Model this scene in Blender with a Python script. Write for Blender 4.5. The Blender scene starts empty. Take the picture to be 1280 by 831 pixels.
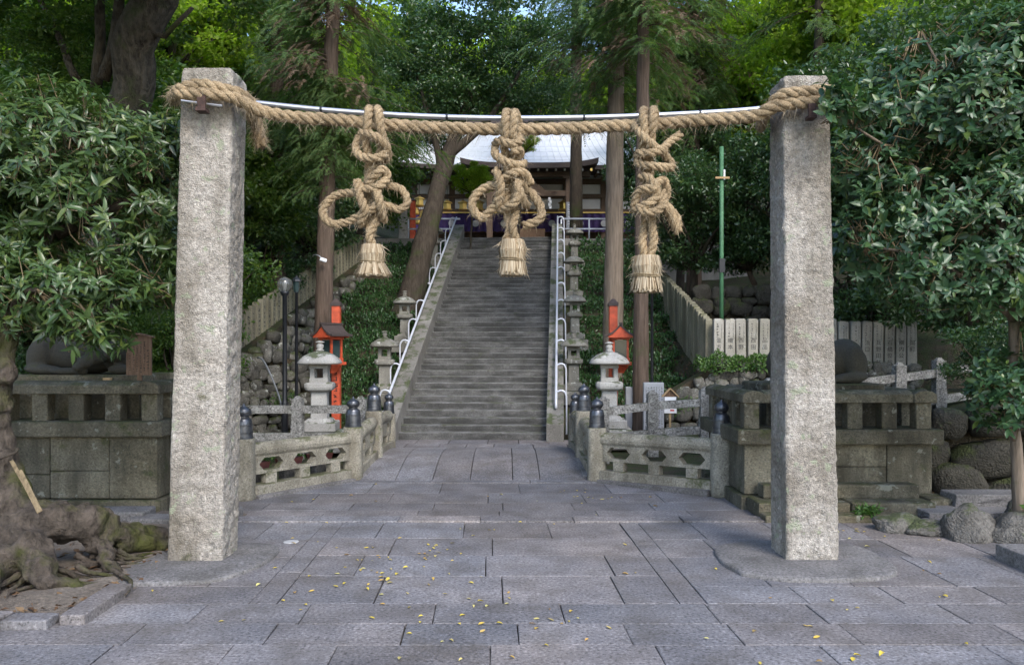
import bpy, bmesh, math, random
import numpy as np
from mathutils import Vector, Matrix, noise

random.seed(7)
RNG = np.random.default_rng(7)
scene = bpy.context.scene
COL = scene.collection

# ------------------------------------------------------------------ camera
EYE = 2.2          # eye height above the plaza, metres
FPX = 1000.0       # focal length in pixels of a 1280 wide picture
HOR = 436.0        # horizon row in that picture
cam_d = bpy.data.cameras.new('camera')
cam_d.sensor_width = 36.0
cam_d.lens = 36.0 * FPX / 1280.0
cam_d.shift_y = (HOR - 415.5) / 1280.0
cam_d.clip_start = 0.05
cam_d.clip_end = 600.0
cam = bpy.data.objects.new('camera', cam_d)
cam.location = (0, 0, EYE)
cam.rotation_euler = (math.radians(90), 0, 0)
COL.objects.link(cam)
scene.camera = cam

# ------------------------------------------------------------------ sky, sun, exposure
SUN_EL, SUN_AZ = math.radians(42), math.radians(158)     # azimuth clockwise from +Y: behind the camera, to its right
world = bpy.data.worlds.new('World')
scene.world = world
world.use_nodes = True
wn = world.node_tree
wn.nodes.clear()
w_out = wn.nodes.new('ShaderNodeOutputWorld')
w_bg = wn.nodes.new('ShaderNodeBackground')
w_sky = wn.nodes.new('ShaderNodeTexSky')
w_sky.sky_type = 'NISHITA'
w_sky.sun_disc = False
w_sky.sun_elevation = SUN_EL
w_sky.sun_rotation = SUN_AZ
w_sky.air_density = 1.0
w_sky.dust_density = 1.2
w_sky.ozone_density = 1.0
w_bg.inputs['Strength'].default_value = 0.15
wn.links.new(w_sky.outputs[0], w_bg.inputs['Color'])
wn.links.new(w_bg.outputs[0], w_out.inputs['Surface'])
sun_d = bpy.data.lights.new('sun', 'SUN')
sun_d.energy = 0.9
sun_d.angle = math.radians(18)
sun_d.color = (1.0, 0.95, 0.88)
sun = bpy.data.objects.new('sun', sun_d)
to_sun = Vector((math.sin(SUN_AZ) * math.cos(SUN_EL), math.cos(SUN_AZ) * math.cos(SUN_EL), math.sin(SUN_EL)))
sun.rotation_euler = to_sun.to_track_quat('Z', 'Y').to_euler()
sun.location = (0, 0, 40)
COL.objects.link(sun)
scene.view_settings.view_transform = 'Standard'
scene.view_settings.look = 'None'
scene.view_settings.gamma = 1.0
scene.view_settings.exposure = 1.62
scene.view_settings.use_curve_mapping = False
scene.cycles.max_bounces = 6
scene.cycles.diffuse_bounces = 3
scene.cycles.use_adaptive_sampling = True
scene.cycles.adaptive_threshold = 0.02
scene.cycles.glossy_bounces = 2
scene.cycles.transmission_bounces = 4
scene.cycles.transparent_max_bounces = 4

# ------------------------------------------------------------------ helpers
def at(px, py, d):
    """world point seen at photo pixel (px, py) at depth d metres"""
    return Vector(((px - 640.0) * d / FPX, d, EYE + (HOR - py) * d / FPX))

def link(o, parent=None):
    COL.objects.link(o)
    if parent is not None:
        o.parent = parent
    return o

def tag(o, label=None, cat=None, group=None, kind=None):
    if label: o['label'] = label
    if cat: o['category'] = cat
    if group: o['group'] = group
    if kind: o['kind'] = kind
    return o

def thing(name, loc, label, cat, group=None, rz=0.0):
    o = bpy.data.objects.new(name, None)
    o.empty_display_size = 0.2
    o.location = loc
    o.rotation_euler = (0, 0, rz)
    link(o)
    return tag(o, label, cat, group)

def copy_tree(o, parent=None):
    c = o.copy()
    COL.objects.link(c)
    c.parent = parent
    for ch in list(o.children):
        copy_tree(ch, c)
    return c

def np_mesh(name, verts, tris, smooth=False):
    """mesh from an (N,3) vertex array and an (M,k) face array (all faces the same size)"""
    me = bpy.data.meshes.new(name)
    k = tris.shape[1]
    me.vertices.add(len(verts))
    me.vertices.foreach_set('co', np.ascontiguousarray(verts, dtype=np.float32).ravel())
    me.loops.add(tris.size)
    me.loops.foreach_set('vertex_index', np.ascontiguousarray(tris, dtype=np.int32).ravel())
    me.polygons.add(len(tris))
    me.polygons.foreach_set('loop_start', np.arange(0, tris.size, k, dtype=np.int32))
    me.polygons.foreach_set('loop_total', np.full(len(tris), k, dtype=np.int32))
    if smooth:
        me.polygons.foreach_set('use_smooth', np.ones(len(tris), dtype=bool))
    me.update(calc_edges=True)
    return me

class MB:
    """collects shapes into one mesh"""
    def __init__(self):
        self.v = []; self.f = []
    def add(self, vs, fs):
        n = len(self.v)
        self.v += [tuple(p) for p in vs]
        self.f += [tuple(i + n for i in f) for f in fs]
        return self
    def box(self, c, s, rz=0.0, taper=1.0, ty=None, rx=0.0, ry=0.0):
        """box centred on c, size s; the top is scaled by taper"""
        hx, hy, hz = s[0] / 2, s[1] / 2, s[2] / 2
        ty = taper if ty is None else ty
        vs = [(-hx, -hy, -hz), (hx, -hy, -hz), (hx, hy, -hz), (-hx, hy, -hz),
              (-hx * taper, -hy * ty, hz), (hx * taper, -hy * ty, hz), (hx * taper, hy * ty, hz), (-hx * taper, hy * ty, hz)]
        R = Matrix.Rotation(rz, 3, 'Z') @ Matrix.Rotation(ry, 3, 'Y') @ Matrix.Rotation(rx, 3, 'X')
        vs = [R @ Vector(p) + Vector(c) for p in vs]
        return self.add(vs, [(3, 2, 1, 0), (4, 5, 6, 7), (0, 1, 5, 4), (1, 2, 6, 5), (2, 3, 7, 6), (3, 0, 4, 7)])
    def bar(self, a, b, w, h, up=(0, 0, 1)):
        """rectangular bar from a to b"""
        a, b = Vector(a), Vector(b)
        t = (b - a).normalized()
        s = t.cross(Vector(up)).normalized()
        u = s.cross(t).normalized()
        vs = []
        for p in (a, b):
            vs += [p - s * w / 2 - u * h / 2, p + s * w / 2 - u * h / 2, p + s * w / 2 + u * h / 2, p - s * w / 2 + u * h / 2]
        return self.add(vs, [(3, 2, 1, 0), (4, 5, 6, 7), (0, 1, 5, 4), (1, 2, 6, 5), (2, 3, 7, 6), (3, 0, 4, 7)])
    def lathe(self, prof, c=(0, 0, 0), n=20, sq=0.0, cap=True):
        """profile [(radius, z)] turned about z; sq>0 squares the plan"""
        vs = []; fs = []
        for r, z in prof:
            for k in range(n):
                a = 2 * math.pi * (k + 0.5) / n
                ca, sa = math.cos(a), math.sin(a)
                q = 1.0
                if sq > 0:
                    e = 2 + 8 * sq
                    q = 1.0 / ((abs(ca) ** e + abs(sa) ** e) ** (1 / e))
                vs.append((c[0] + r * q * ca, c[1] + r * q * sa, c[2] + z))
        for i in range(len(prof) - 1):
            for k in range(n):
                k2 = (k + 1) % n
                fs.append((i * n + k, i * n + k2, (i + 1) * n + k2, (i + 1) * n + k))
        if cap:
            fs.append(tuple(reversed(range(n))))
            fs.append(tuple((len(prof) - 1) * n + k for k in range(n)))
        return self.add(vs, fs)
    def tube(self, pts, radii, n=8, cap=True, groove=0.0, lobes=5, spin=0.0):
        pts = [Vector(p) for p in pts]
        if not hasattr(radii, '__len__'): radii = [radii] * len(pts)
        T = []
        for i in range(len(pts)):
            a = pts[max(i - 1, 0)]; b = pts[min(i + 1, len(pts) - 1)]
            t = (b - a)
            T.append(t.normalized() if t.length > 1e-9 else Vector((0, 0, 1)))
        u = T[0].orthogonal().normalized()
        vs = []; fs = []
        for i, p in enumerate(pts):
            u = (u - T[i] * u.dot(T[i]))
            u = u.normalized() if u.length > 1e-6 else T[i].orthogonal().normalized()
            w = T[i].cross(u)
            for k in range(n):
                a = 2 * math.pi * k / n
                g = 1.0 + (groove * math.sin(lobes * a + spin * i) if groove else 0.0)
                vs.append(p + (u * math.cos(a) + w * math.sin(a)) * radii[i] * g)
        for i in range(len(pts) - 1):
            for k in range(n):
                k2 = (k + 1) % n
                fs.append((i * n + k, i * n + k2, (i + 1) * n + k2, (i + 1) * n + k))
        if cap:
            fs.append(tuple(reversed(range(n))))
            fs.append(tuple((len(pts) - 1) * n + k for k in range(n)))
        return self.add(vs, fs)
    def prism(self, poly, axis, a, b):
        """2-D polygon (ccw) extruded along axis 'x','y' or 'z' from a to b"""
        n = len(poly)
        def mk(p, t):
            return {'x': (t, p[0], p[1]), 'y': (p[0], t, p[1]), 'z': (p[0], p[1], t)}[axis]
        vs = [mk(p, a) for p in poly] + [mk(p, b) for p in poly]
        fs = [tuple(reversed(range(n))), tuple(range(n, 2 * n))]
        fs += [(i, (i + 1) % n, n + (i + 1) % n, n + i) for i in range(n)]
        return self.add(vs, fs)
    def mesh(self, name, smooth=False, recalc=True, sharp=0):
        me = bpy.data.meshes.new(name)
        me.from_pydata([tuple(p) for p in self.v], [], self.f)
        if recalc:
            bm = bmesh.new(); bm.from_mesh(me)
            bmesh.ops.recalc_face_normals(bm, faces=bm.faces)
            bm.to_mesh(me); bm.free()
        if smooth:
            me.polygons.foreach_set('use_smooth', np.ones(len(me.polygons), dtype=bool))
            if sharp: me.set_sharp_from_angle(angle=math.radians(sharp))
        me.update()
        return me
    def build(self, name, mat, parent=None, smooth=False, bevel=0.0, seg=1, loc=None, sharp=0):
        me = self.mesh(name, smooth, sharp=sharp)
        return put(name, me, mat, parent, bevel, seg, loc)

def put(name, me, mat, parent=None, bevel=0.0, seg=1, loc=None):
    if mat is not None and not len(me.materials):
        me.materials.append(mat)
    o = bpy.data.objects.new(name, me)
    link(o, parent)
    if loc is not None: o.location = loc
    if bevel > 0:
        m = o.modifiers.new('bevel', 'BEVEL')
        m.width = bevel; m.segments = seg; m.limit_method = 'ANGLE'; m.angle_limit = math.radians(40)
    return o

def fbm(p, scale, octaves=3):
    v = 0; a = 1; s = scale
    for _ in range(octaves):
        v += a * noise.noise(Vector(p) * s); a *= 0.5; s *= 2.1
    return v

def catmull(pts, step=0.1):
    pts = [Vector(p) for p in pts]
    P = [pts[0] * 2 - pts[1]] + pts + [pts[-1] * 2 - pts[-2]]
    out = []
    for i in range(1, len(P) - 2):
        a, b, c, d = P[i - 1], P[i], P[i + 1], P[i + 2]
        n = max(2, int((c - b).length / step))
        for k in range(n):
            t = k / n
            out.append(0.5 * ((2 * b) + (c - a) * t + (2 * a - 5 * b + 4 * c - d) * t * t + (3 * b - a - 3 * c + d) * t ** 3))
    out.append(pts[-1])
    return out

# ------------------------------------------------------------------ materials
class NB:
    def __init__(self, name):
        self.m = bpy.data.materials.new(name)
        self.m.use_nodes = True
        self.t = self.m.node_tree
        self.t.nodes.clear()
        self.out = self.n('ShaderNodeOutputMaterial')
        self.geo = self.n('ShaderNodeNewGeometry')
        self.pos = self.geo.outputs['Position']
    def n(self, kind, **kw):
        nd = self.t.nodes.new(kind)
        for k, v in kw.items(): setattr(nd, k, v)
        return nd
    def L(self, a, b): self.t.links.new(a, b)
    def set(self, sock, val):
        if isinstance(val, bpy.types.NodeSocket): self.L(val, sock)
        else: sock.default_value = val
    def scaled(self, sc):
        m = self.n('ShaderNodeVectorMath', operation='MULTIPLY')
        self.L(self.pos, m.inputs[0]); m.inputs[1].default_value = sc
        return m.outputs[0]
    def noise(self, scale, detail=3.0, rough=0.55, vec=None):
        nd = self.n('ShaderNodeTexNoise')
        self.L(vec if vec is not None else self.pos, nd.inputs['Vector'])
        nd.inputs['Scale'].default_value = scale
        nd.inputs['Detail'].default_value = detail
        nd.inputs['Roughness'].default_value = rough
        return nd.outputs['Fac']
    def vor(self, scale, vec=None, feature='F1', out='Distance'):
        nd = self.n('ShaderNodeTexVoronoi', feature=feature)
        self.L(vec if vec is not None else self.pos, nd.inputs['Vector'])
        nd.inputs['Scale'].default_value = scale
        return nd.outputs[out]
    def ramp(self, fac, stops, interp='LINEAR'):
        nd = self.n('ShaderNodeValToRGB')
        cr = nd.color_ramp; cr.interpolation = interp
        while len(cr.elements) < len(stops): cr.elements.new(0.5)
        for e, (p, c) in zip(cr.elements, stops):
            e.position = p
            e.color = (c, c, c, 1) if not hasattr(c, '__len__') else (*c[:3], 1)
        self.L(fac, nd.inputs['Fac'])
        return nd.outputs['Color']
    def mix(self, fac, a, b, mode='MIX'):
        nd = self.n('ShaderNodeMix', data_type='RGBA', blend_type=mode)
        self.set(nd.inputs[0], fac)
        for s, v in ((nd.inputs[6], a), (nd.inputs[7], b)):
            if isinstance(v, bpy.types.NodeSocket): self.L(v, s)
            else: s.default_value = (*v[:3], 1) if hasattr(v, '__len__') else (v, v, v, 1)
        return nd.outputs[2]
    def math(self, op, a, b=0.0, clamp=False):
        nd = self.n('ShaderNodeMath', operation=op, use_clamp=clamp)
        self.set(nd.inputs[0], a); self.set(nd.inputs[1], b)
        return nd.outputs[0]
    def bump(self, h, strength=0.4, dist=0.02, normal=None):
        nd = self.n('ShaderNodeBump')
        nd.inputs['Strength'].default_value = strength
        nd.inputs['Distance'].default_value = dist
        self.L(h, nd.inputs['Height'])
        if normal is not None: self.L(normal, nd.inputs['Normal'])
        return nd.outputs['Normal']
    def bsdf(self, color, rough=0.8, normal=None, metal=0.0, spec=0.5):
        b = self.n('ShaderNodeBsdfPrincipled')
        self.set(b.inputs['Base Color'], color if isinstance(color, bpy.types.NodeSocket) else (*color[:3], 1))
        self.set(b.inputs['Roughness'], rough)
        b.inputs['Metallic'].default_value = metal
        b.inputs['Specular IOR Level'].default_value = spec
        if normal is not None: self.L(normal, b.inputs['Normal'])
        self.b = b
        return b.outputs[0]
    def done(self, sh):
        self.L(sh, self.out.inputs['Surface'])
        return self.m
    def rnd(self):
        return self.n('ShaderNodeObjectInfo').outputs['Random']
    def upz(self):
        s = self.n('ShaderNodeSeparateXYZ'); self.L(self.geo.outputs['Normal'], s.inputs[0])
        return s.outputs[2]

def stone(name, c1, c2, speck=0.35, spscale=90, moss=0.0, mosscol=(0.045, 0.06, 0.018), lichen=0.0,
          lichcol=(0.45, 0.46, 0.42), rough=0.85, bump=0.4, bscale=28, bdist=0.015, tint=0.15, stain=0.0, big=1.1, riser=0.0, patch=None,
          staincol=(0.05, 0.045, 0.035), hue=0.0):
    b = NB(name)
    base = b.ramp(b.noise(big, 3, 0.6), [(0.3, c1), (0.7, c2)])
    sp = b.noise(spscale, 2, 0.7)
    base = b.mix(speck, base, b.ramp(sp, [(0.33, 0.12), (0.47, 0.5), (0.56, 0.55), (0.7, 1.0)]), 'OVERLAY')
    if tint > 0:
        f = b.math('MULTIPLY_ADD', b.rnd(), tint * 2); f.node.inputs[2].default_value = 1 - tint
        base = b.mix(1.0, base, f, 'MULTIPLY')
    if hue > 0:
        hv = b.math('FRACT', b.math('MULTIPLY', b.rnd(), 7.31))
        base = b.mix(1.0, base, b.ramp(hv, [(0.0, (1 + hue, 1.0, 1 - hue)), (0.5, (1.0, 1.0, 1.0)), (1.0, (1 - hue, 1.0, 1 + hue))]), 'MULTIPLY')
    if stain > 0:
        st = b.noise(1.0, 3, 0.65, b.scaled((2.3, 2.3, 0.5)))
        base = b.mix(b.math('MULTIPLY', b.ramp(st, [(0.45, 0.0), (0.68, 1.0)]), stain), base, staincol)
    if patch:
        pk = b.ramp(b.noise(0.33, 4, 0.6), [(0.42, 0.0), (0.62, 1.0)])
        base = b.mix(b.math('MULTIPLY', pk, 0.75), base, b.mix(1.0, base, patch, 'MULTIPLY'))
    if riser > 0:                                          # dark streaks on the upright faces
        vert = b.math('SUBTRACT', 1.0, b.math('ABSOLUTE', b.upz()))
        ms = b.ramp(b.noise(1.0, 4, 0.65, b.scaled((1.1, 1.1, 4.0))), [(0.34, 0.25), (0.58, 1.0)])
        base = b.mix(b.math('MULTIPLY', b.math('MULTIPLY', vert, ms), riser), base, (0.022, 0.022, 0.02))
    if moss > 0:
        u = b.math('MULTIPLY', b.upz(), 0.16)
        mk = b.math('ADD', b.noise(2.6, 4, 0.7), u)
        mk = b.ramp(mk, [(0.66 - 0.22 * moss, 0.0), (0.76 - 0.18 * moss, 1.0)])
        mc = b.ramp(b.noise(35, 2), [(0.3, tuple(x * 0.6 for x in mosscol)), (0.7, tuple(x * 1.5 for x in mosscol))])
        base = b.mix(b.math('MULTIPLY', mk, 0.85), base, mc)
    if lichen > 0:
        lk = b.ramp(b.noise(6.5, 3, 0.65), [(0.63 - 0.12 * lichen, 0.0), (0.68 - 0.12 * lichen, 1.0)])
        base = b.mix(b.math('MULTIPLY', lk, 0.7), base, lichcol)
    h = b.mix(0.45, b.noise(bscale, 4, 0.65), b.noise(bscale * 5, 1, 0.6))
    return b.done(b.bsdf(base, rough, b.bump(h, bump, bdist), spec=0.3))

def bark(name, c1, c2, sx=16, sz=2.2, bump=0.9, dist=0.03, moss=0.0, mosscol=(0.05, 0.07, 0.02), rough=0.9):
    b = NB(name)
    v = b.scaled((sx, sx, sz))
    n1 = b.noise(1.0, 6, 0.65, v)
    base = b.ramp(n1, [(0.3, c1), (0.68, c2)])
    if moss > 0:
        mk = b.ramp(b.noise(1.7, 5, 0.65), [(0.6 - 0.22 * moss, 0.0), (0.72 - 0.15 * moss, 1.0)])
        base = b.mix(b.math('MULTIPLY', mk, 0.8), base, mosscol)
    return b.done(b.bsdf(base, rough, b.bump(n1, bump, dist), spec=0.2))

def leafmat(name, cols, rough=0.45, trans=0.25, spec=0.5, tcol=None, big=0.35):
    """per-leaf colour, some light through the blade"""
    b = NB(name)
    r = b.geo.outputs['Random Per Island']
    n = len(cols)
    c = b.ramp(r, [(i / max(n - 1, 1), col) for i, col in enumerate(cols)])
    p = b.bsdf(c, rough, spec=spec)
    t = b.n('ShaderNodeBsdfTranslucent')
    b.L(b.mix(1.0, c, tcol or (1.3, 1.5, 0.6), 'MULTIPLY'), t.inputs['Color'])
    m = b.n('ShaderNodeMixShader'); m.inputs[0].default_value = trans
    b.L(p, m.inputs[1]); b.L(t.outputs[0], m.inputs[2])
    return b.done(m.outputs[0])

def plain(name, col, rough=0.5, metal=0.0, spec=0.5, var=0.12, nscale=8.0, bump=0.0, bscale=40):
    b = NB(name)
    c = b.ramp(b.noise(nscale, 4), [(0.3, tuple(x * (1 - var) for x in col)), (0.7, tuple(min(1, x * (1 + var)) for x in col))])
    nrm = b.bump(b.noise(bscale, 4), bump, 0.01) if bump > 0 else None
    return b.done(b.bsdf(c, rough, nrm, metal, spec))

def glassmat(name, col, rough=0.08):
    b = NB(name)
    p = b.bsdf(col, rough, spec=0.6)
    b.b.inputs['Transmission Weight'].default_value = 0.75
    return b.done(p)

MAT = {}
MAT['granite_pillar'] = stone('granite_pillar', (0.24, 0.21, 0.172), (0.43, 0.395, 0.35), 0.50, 30, moss=0.10, mosscol=(0.09, 0.085, 0.045), lichen=0.28, lichcol=(0.30, 0.33, 0.225), bump=1.0, bscale=17, bdist=0.06, tint=0.05, stain=0.6, staincol=(0.13, 0.11, 0.078), big=1.3)
MAT['paving'] = stone('paving_granite', (0.128, 0.122, 0.127), (0.208, 0.198, 0.203), 0.75, 36, bump=0.7, bscale=26, bdist=0.014, tint=0.17, rough=0.7, stain=0.5, staincol=(0.085, 0.074, 0.062), big=1.3, hue=0.035, patch=(1.07, 1.0, 0.92))
MAT['footing'] = stone('footing_stone', (0.12, 0.114, 0.112), (0.19, 0.18, 0.175), 0.6, 36, bump=0.7, bscale=16, bdist=0.03, stain=0.4, moss=0.0, big=2)
MAT['plinth'] = stone('plinth_stone', (0.072, 0.068, 0.05), (0.155, 0.145, 0.112), 0.55, 36, moss=0.34, mosscol=(0.048, 0.052, 0.018), lichen=0.06, lichcol=(0.22, 0.22, 0.18), stain=0.8, staincol=(0.03, 0.027, 0.018), bump=0.9, bscale=14, bdist=0.035, tint=0.22, big=2.4, patch=(1.12, 1.0, 0.82))
MAT['bridge'] = stone('bridge_stone', (0.18, 0.165, 0.125), (0.34, 0.315, 0.26), 0.55, 40, moss=0.28, mosscol=(0.07, 0.075, 0.028), lichen=0.0, stain=0.6, staincol=(0.075, 0.063, 0.045), bump=0.8, bscale=16, bdist=0.03, tint=0.16, big=2.6)
MAT['rough_granite'] = stone('rough_granite', (0.20, 0.197, 0.18), (0.42, 0.41, 0.39), 0.9, 30, moss=0.2, lichen=0.08, stain=0.3, bump=1.0, bscale=18, bdist=0.09, tint=0.08, big=5)
MAT['lantern'] = stone('lantern_stone', (0.27, 0.265, 0.25), (0.38, 0.37, 0.35), 0.4, 70, moss=0.12, lichen=0.1, stain=0.25, bump=0.4, tint=0.06)
MAT['lantern_old'] = stone('old_lantern_stone', (0.15, 0.145, 0.125), (0.24, 0.23, 0.20), 0.45, 60, moss=0.28, lichen=0.12, stain=0.4, bump=0.6, tint=0.1)
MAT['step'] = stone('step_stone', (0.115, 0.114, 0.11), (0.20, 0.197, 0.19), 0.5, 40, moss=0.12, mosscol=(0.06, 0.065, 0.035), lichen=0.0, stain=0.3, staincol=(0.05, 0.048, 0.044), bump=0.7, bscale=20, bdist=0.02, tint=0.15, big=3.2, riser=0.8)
MAT['string'] = stone('string_stone', (0.15, 0.14, 0.125), (0.23, 0.22, 0.20), 0.45, 60, moss=0.15, stain=0.3, bump=0.5, tint=0.08)
MAT['post_stone'] = stone('post_stone', (0.26, 0.245, 0.20), (0.37, 0.35, 0.31), 0.35, 70, moss=0.18, mosscol=(0.08, 0.085, 0.04), lichen=0.05, stain=0.35, bump=0.35, tint=0.12)
MAT['post_old'] = stone('old_post_stone', (0.20, 0.185, 0.125), (0.30, 0.275, 0.20), 0.35, 60, moss=0.3, mosscol=(0.07, 0.075, 0.03), stain=0.45, bump=0.4, tint=0.14)
MAT['rubble'] = stone('rubble_stone', (0.085, 0.08, 0.068), (0.19, 0.18, 0.155), 0.5, 30, moss=0.38, mosscol=(0.06, 0.075, 0.02), lichen=0.08, stain=0.5, bump=1.0, bscale=10, bdist=0.06, tint=0.4, big=3.0)
MAT['boulder_shaded'] = stone('shaded_boulder', (0.034, 0.031, 0.024), (0.085, 0.077, 0.06), 0.5, 30, moss=0.42, mosscol=(0.05, 0.06, 0.018), lichen=0.0, stain=0.5, bump=1.0, bscale=7, bdist=0.08, tint=0.25, big=2.0)  # darker, mossier rubble: deep shade is put into the stone colour
MAT['rock'] = stone('rock', (0.08, 0.075, 0.068), (0.16, 0.15, 0.135), 0.55, 30, moss=0.22, lichen=0.0, stain=0.5, bump=1.0, bscale=9, bdist=0.06, tint=0.15, big=2.5)
MAT['statue'] = stone('statue_stone', (0.034, 0.032, 0.025), (0.062, 0.058, 0.045), 0.4, 60, moss=0.18, mosscol=(0.042, 0.045, 0.018), bump=0.5, bscale=30, stain=0.3, tint=0.03)
MAT['soil'] = stone('soil', (0.11, 0.088, 0.068), (0.19, 0.16, 0.13), 0.45, 30, moss=0.0, bump=0.9, bscale=14, bdist=0.05, tint=0.0)
MAT['forest_floor'] = stone('forest_floor', (0.03, 0.028, 0.018), (0.075, 0.055, 0.032), 0.5, 25, moss=0.35, mosscol=(0.03, 0.045, 0.012), bump=1.0, bscale=8, bdist=0.08, tint=0.0)
MAT['joint'] = plain('joint_dirt', (0.062, 0.055, 0.044), 0.95, spec=0.1, var=0.3)
MAT['bark_root'] = bark('root_bark', (0.026, 0.021, 0.016), (0.12, 0.097, 0.078), 10, 8, 1.0, 0.10, moss=0.48, mosscol=(0.062, 0.07, 0.014))
MAT['bark_cedar'] = bark('cedar_bark', (0.05, 0.036, 0.027), (0.135, 0.098, 0.075), 22, 1.5, 1.0, 0.03, moss=0.08, mosscol=(0.06, 0.065, 0.03))
MAT['bark_pale'] = bark('pale_bark', (0.10, 0.078, 0.058), (0.22, 0.175, 0.135), 18, 1.4, 0.9, 0.025, moss=0.08, mosscol=(0.08, 0.08, 0.04))
MAT['bark_dark'] = bark('dark_bark', (0.028, 0.022, 0.017), (0.075, 0.06, 0.045), 14, 3, 1.0, 0.04, moss=0.3, mosscol=(0.04, 0.055, 0.015))
MAT['bark_moss'] = bark('mossy_bark', (0.022, 0.019, 0.015), (0.115, 0.10, 0.078), 11, 5, 1.0, 0.14, moss=0.25, mosscol=(0.05, 0.065, 0.02))
MAT['twig'] = bark('twig_bark', (0.10, 0.075, 0.045), (0.26, 0.20, 0.12), 40, 20, 0.3, 0.005)
MAT['camellia'] = leafmat('camellia_leaf', [(0.024, 0.058, 0.026), (0.042, 0.095, 0.040), (0.058, 0.12, 0.048), (0.03, 0.075, 0.032), (0.10, 0.15, 0.035)], 0.36, 0.22, 0.5)
MAT['oleander'] = leafmat('long_leaf', [(0.03, 0.06, 0.02), (0.055, 0.10, 0.03), (0.08, 0.13, 0.038), (0.04, 0.078, 0.026), (0.12, 0.16, 0.035)], 0.33, 0.28, 0.55)
MAT['evergreen'] = leafmat('evergreen_leaf', [(0.036, 0.075, 0.018), (0.065, 0.13, 0.026), (0.10, 0.17, 0.03), (0.048, 0.095, 0.022), (0.15, 0.21, 0.035)], 0.38, 0.45, 0.5)
MAT['dark_leaf'] = leafmat('dark_evergreen_leaf', [(0.026, 0.062, 0.026), (0.048, 0.102, 0.04), (0.066, 0.125, 0.045), (0.036, 0.08, 0.032), (0.10, 0.15, 0.04)], 0.3, 0.33, 0.6)
MAT['sunlit_maple'] = leafmat('sunlit_maple_leaf', [(0.12, 0.20, 0.02), (0.20, 0.29, 0.03), (0.28, 0.36, 0.045), (0.15, 0.24, 0.025)], 0.55, 0.6, 0.3)  # lighter leaf: sunlight on the background trees is put into its colour
MAT['cedar'] = leafmat('cedar_spray', [(0.055, 0.105, 0.042), (0.09, 0.155, 0.055), (0.12, 0.19, 0.055), (0.065, 0.125, 0.05), (0.16, 0.19, 0.05)], 0.6, 0.4, 0.3)
MAT['cedar_dead'] = leafmat('dead_cedar_spray', [(0.10, 0.06, 0.035), (0.17, 0.115, 0.075), (0.22, 0.17, 0.125), (0.13, 0.085, 0.05)], 0.8, 0.2, 0.2, tcol=(1, 0.9, 0.8))
MAT['hedge'] = leafmat('hedge_leaf', [(0.03, 0.075, 0.03), (0.055, 0.12, 0.042), (0.075, 0.15, 0.048), (0.04, 0.095, 0.036)], 0.27, 0.25, 0.7)
MAT['hedge_lit'] = leafmat('lit_hedge_leaf', [(0.035, 0.085, 0.025), (0.07, 0.14, 0.03), (0.10, 0.18, 0.035), (0.05, 0.11, 0.03)], 0.38, 0.3, 0.5)  # brighter hedge leaf, its lit look put into the colour
MAT['straw'] = leafmat('straw_fibre', [(0.24, 0.18, 0.11), (0.40, 0.315, 0.21), (0.52, 0.44, 0.32), (0.30, 0.235, 0.15)], 0.8, 0.15, 0.2, tcol=(1, 0.9, 0.7))
MAT['steel'] = plain('brushed_steel', (0.50, 0.51, 0.54), 0.38, 0.9, var=0.08)
MAT['rail_paint'] = plain('grey_rail_paint', (0.58, 0.60, 0.66), 0.35, 0.15, var=0.05)
MAT['dull_pipe'] = plain('dull_pipe', (0.20, 0.21, 0.22), 0.5, 0.4)
MAT['marker'] = plain('worn_marker', (0.42, 0.42, 0.42), 0.6, var=0.2)
MAT['bronze'] = plain('dark_bronze', (0.10, 0.105, 0.118), 0.34, 0.75, var=0.4, nscale=10)
MAT['black_metal'] = plain('black_metal', (0.018, 0.02, 0.024), 0.4, 0.2)
MAT['vermilion'] = plain('vermilion_paint', (0.47, 0.072, 0.026), 0.6, var=0.28, nscale=9, bump=0.15)
MAT['dark_shingle'] = plain('dark_shingle', (0.05, 0.036, 0.032), 0.75, var=0.3, nscale=25, bump=0.4)
MAT['wood'] = bark('weathered_wood', (0.10, 0.062, 0.04), (0.20, 0.13, 0.088), 40, 5, 0.3, 0.006)
MAT['old_beam'] = bark('old_beam_wood', (0.085, 0.058, 0.042), (0.15, 0.108, 0.08), 30, 30, 0.25, 0.006)
MAT['pale_wood'] = bark('pale_wood', (0.33, 0.22, 0.11), (0.46, 0.32, 0.18), 30, 30, 0.2, 0.005)
MAT['plaster'] = plain('white_plaster', (0.66, 0.66, 0.66), 0.8, var=0.04)
MAT['white_paint'] = plain('white_paint', (0.75, 0.76, 0.78), 0.5, var=0.04)
MAT['ink'] = plain('black_ink', (0.012, 0.011, 0.010), 0.7, var=0.1)
MAT['engraved'] = plain('engraved_letter', (0.055, 0.052, 0.048), 0.85, var=0.15)
MAT['red_print'] = plain('red_print', (0.5, 0.03, 0.03), 0.5)
MAT['purple_cloth'] = plain('purple_cloth', (0.032, 0.016, 0.085), 0.85, var=0.25)
MAT['gold'] = plain('gold_metal', (0.75, 0.52, 0.16), 0.35, 0.9, var=0.1)
MAT['copper_roof'] = plain('pale_metal_roof', (0.56, 0.57, 0.59), 0.5, 0.0, var=0.08, nscale=3)
MAT['green_paint'] = plain('green_paint', (0.06, 0.165, 0.08), 0.6, var=0.25, nscale=3)
MAT['terracotta'] = plain('brown_planter', (0.16, 0.055, 0.05), 0.6)
MAT['rust'] = plain('rusty_iron', (0.055, 0.03, 0.024), 0.85, 0.2, var=0.4, nscale=30, bump=0.5)
MAT['globe'] = glassmat('lamp_globe', (0.30, 0.30, 0.28), 0.1)
MAT['dark_glass'] = plain('dark_glass', (0.03, 0.05, 0.05), 0.12, var=0.1)
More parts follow.
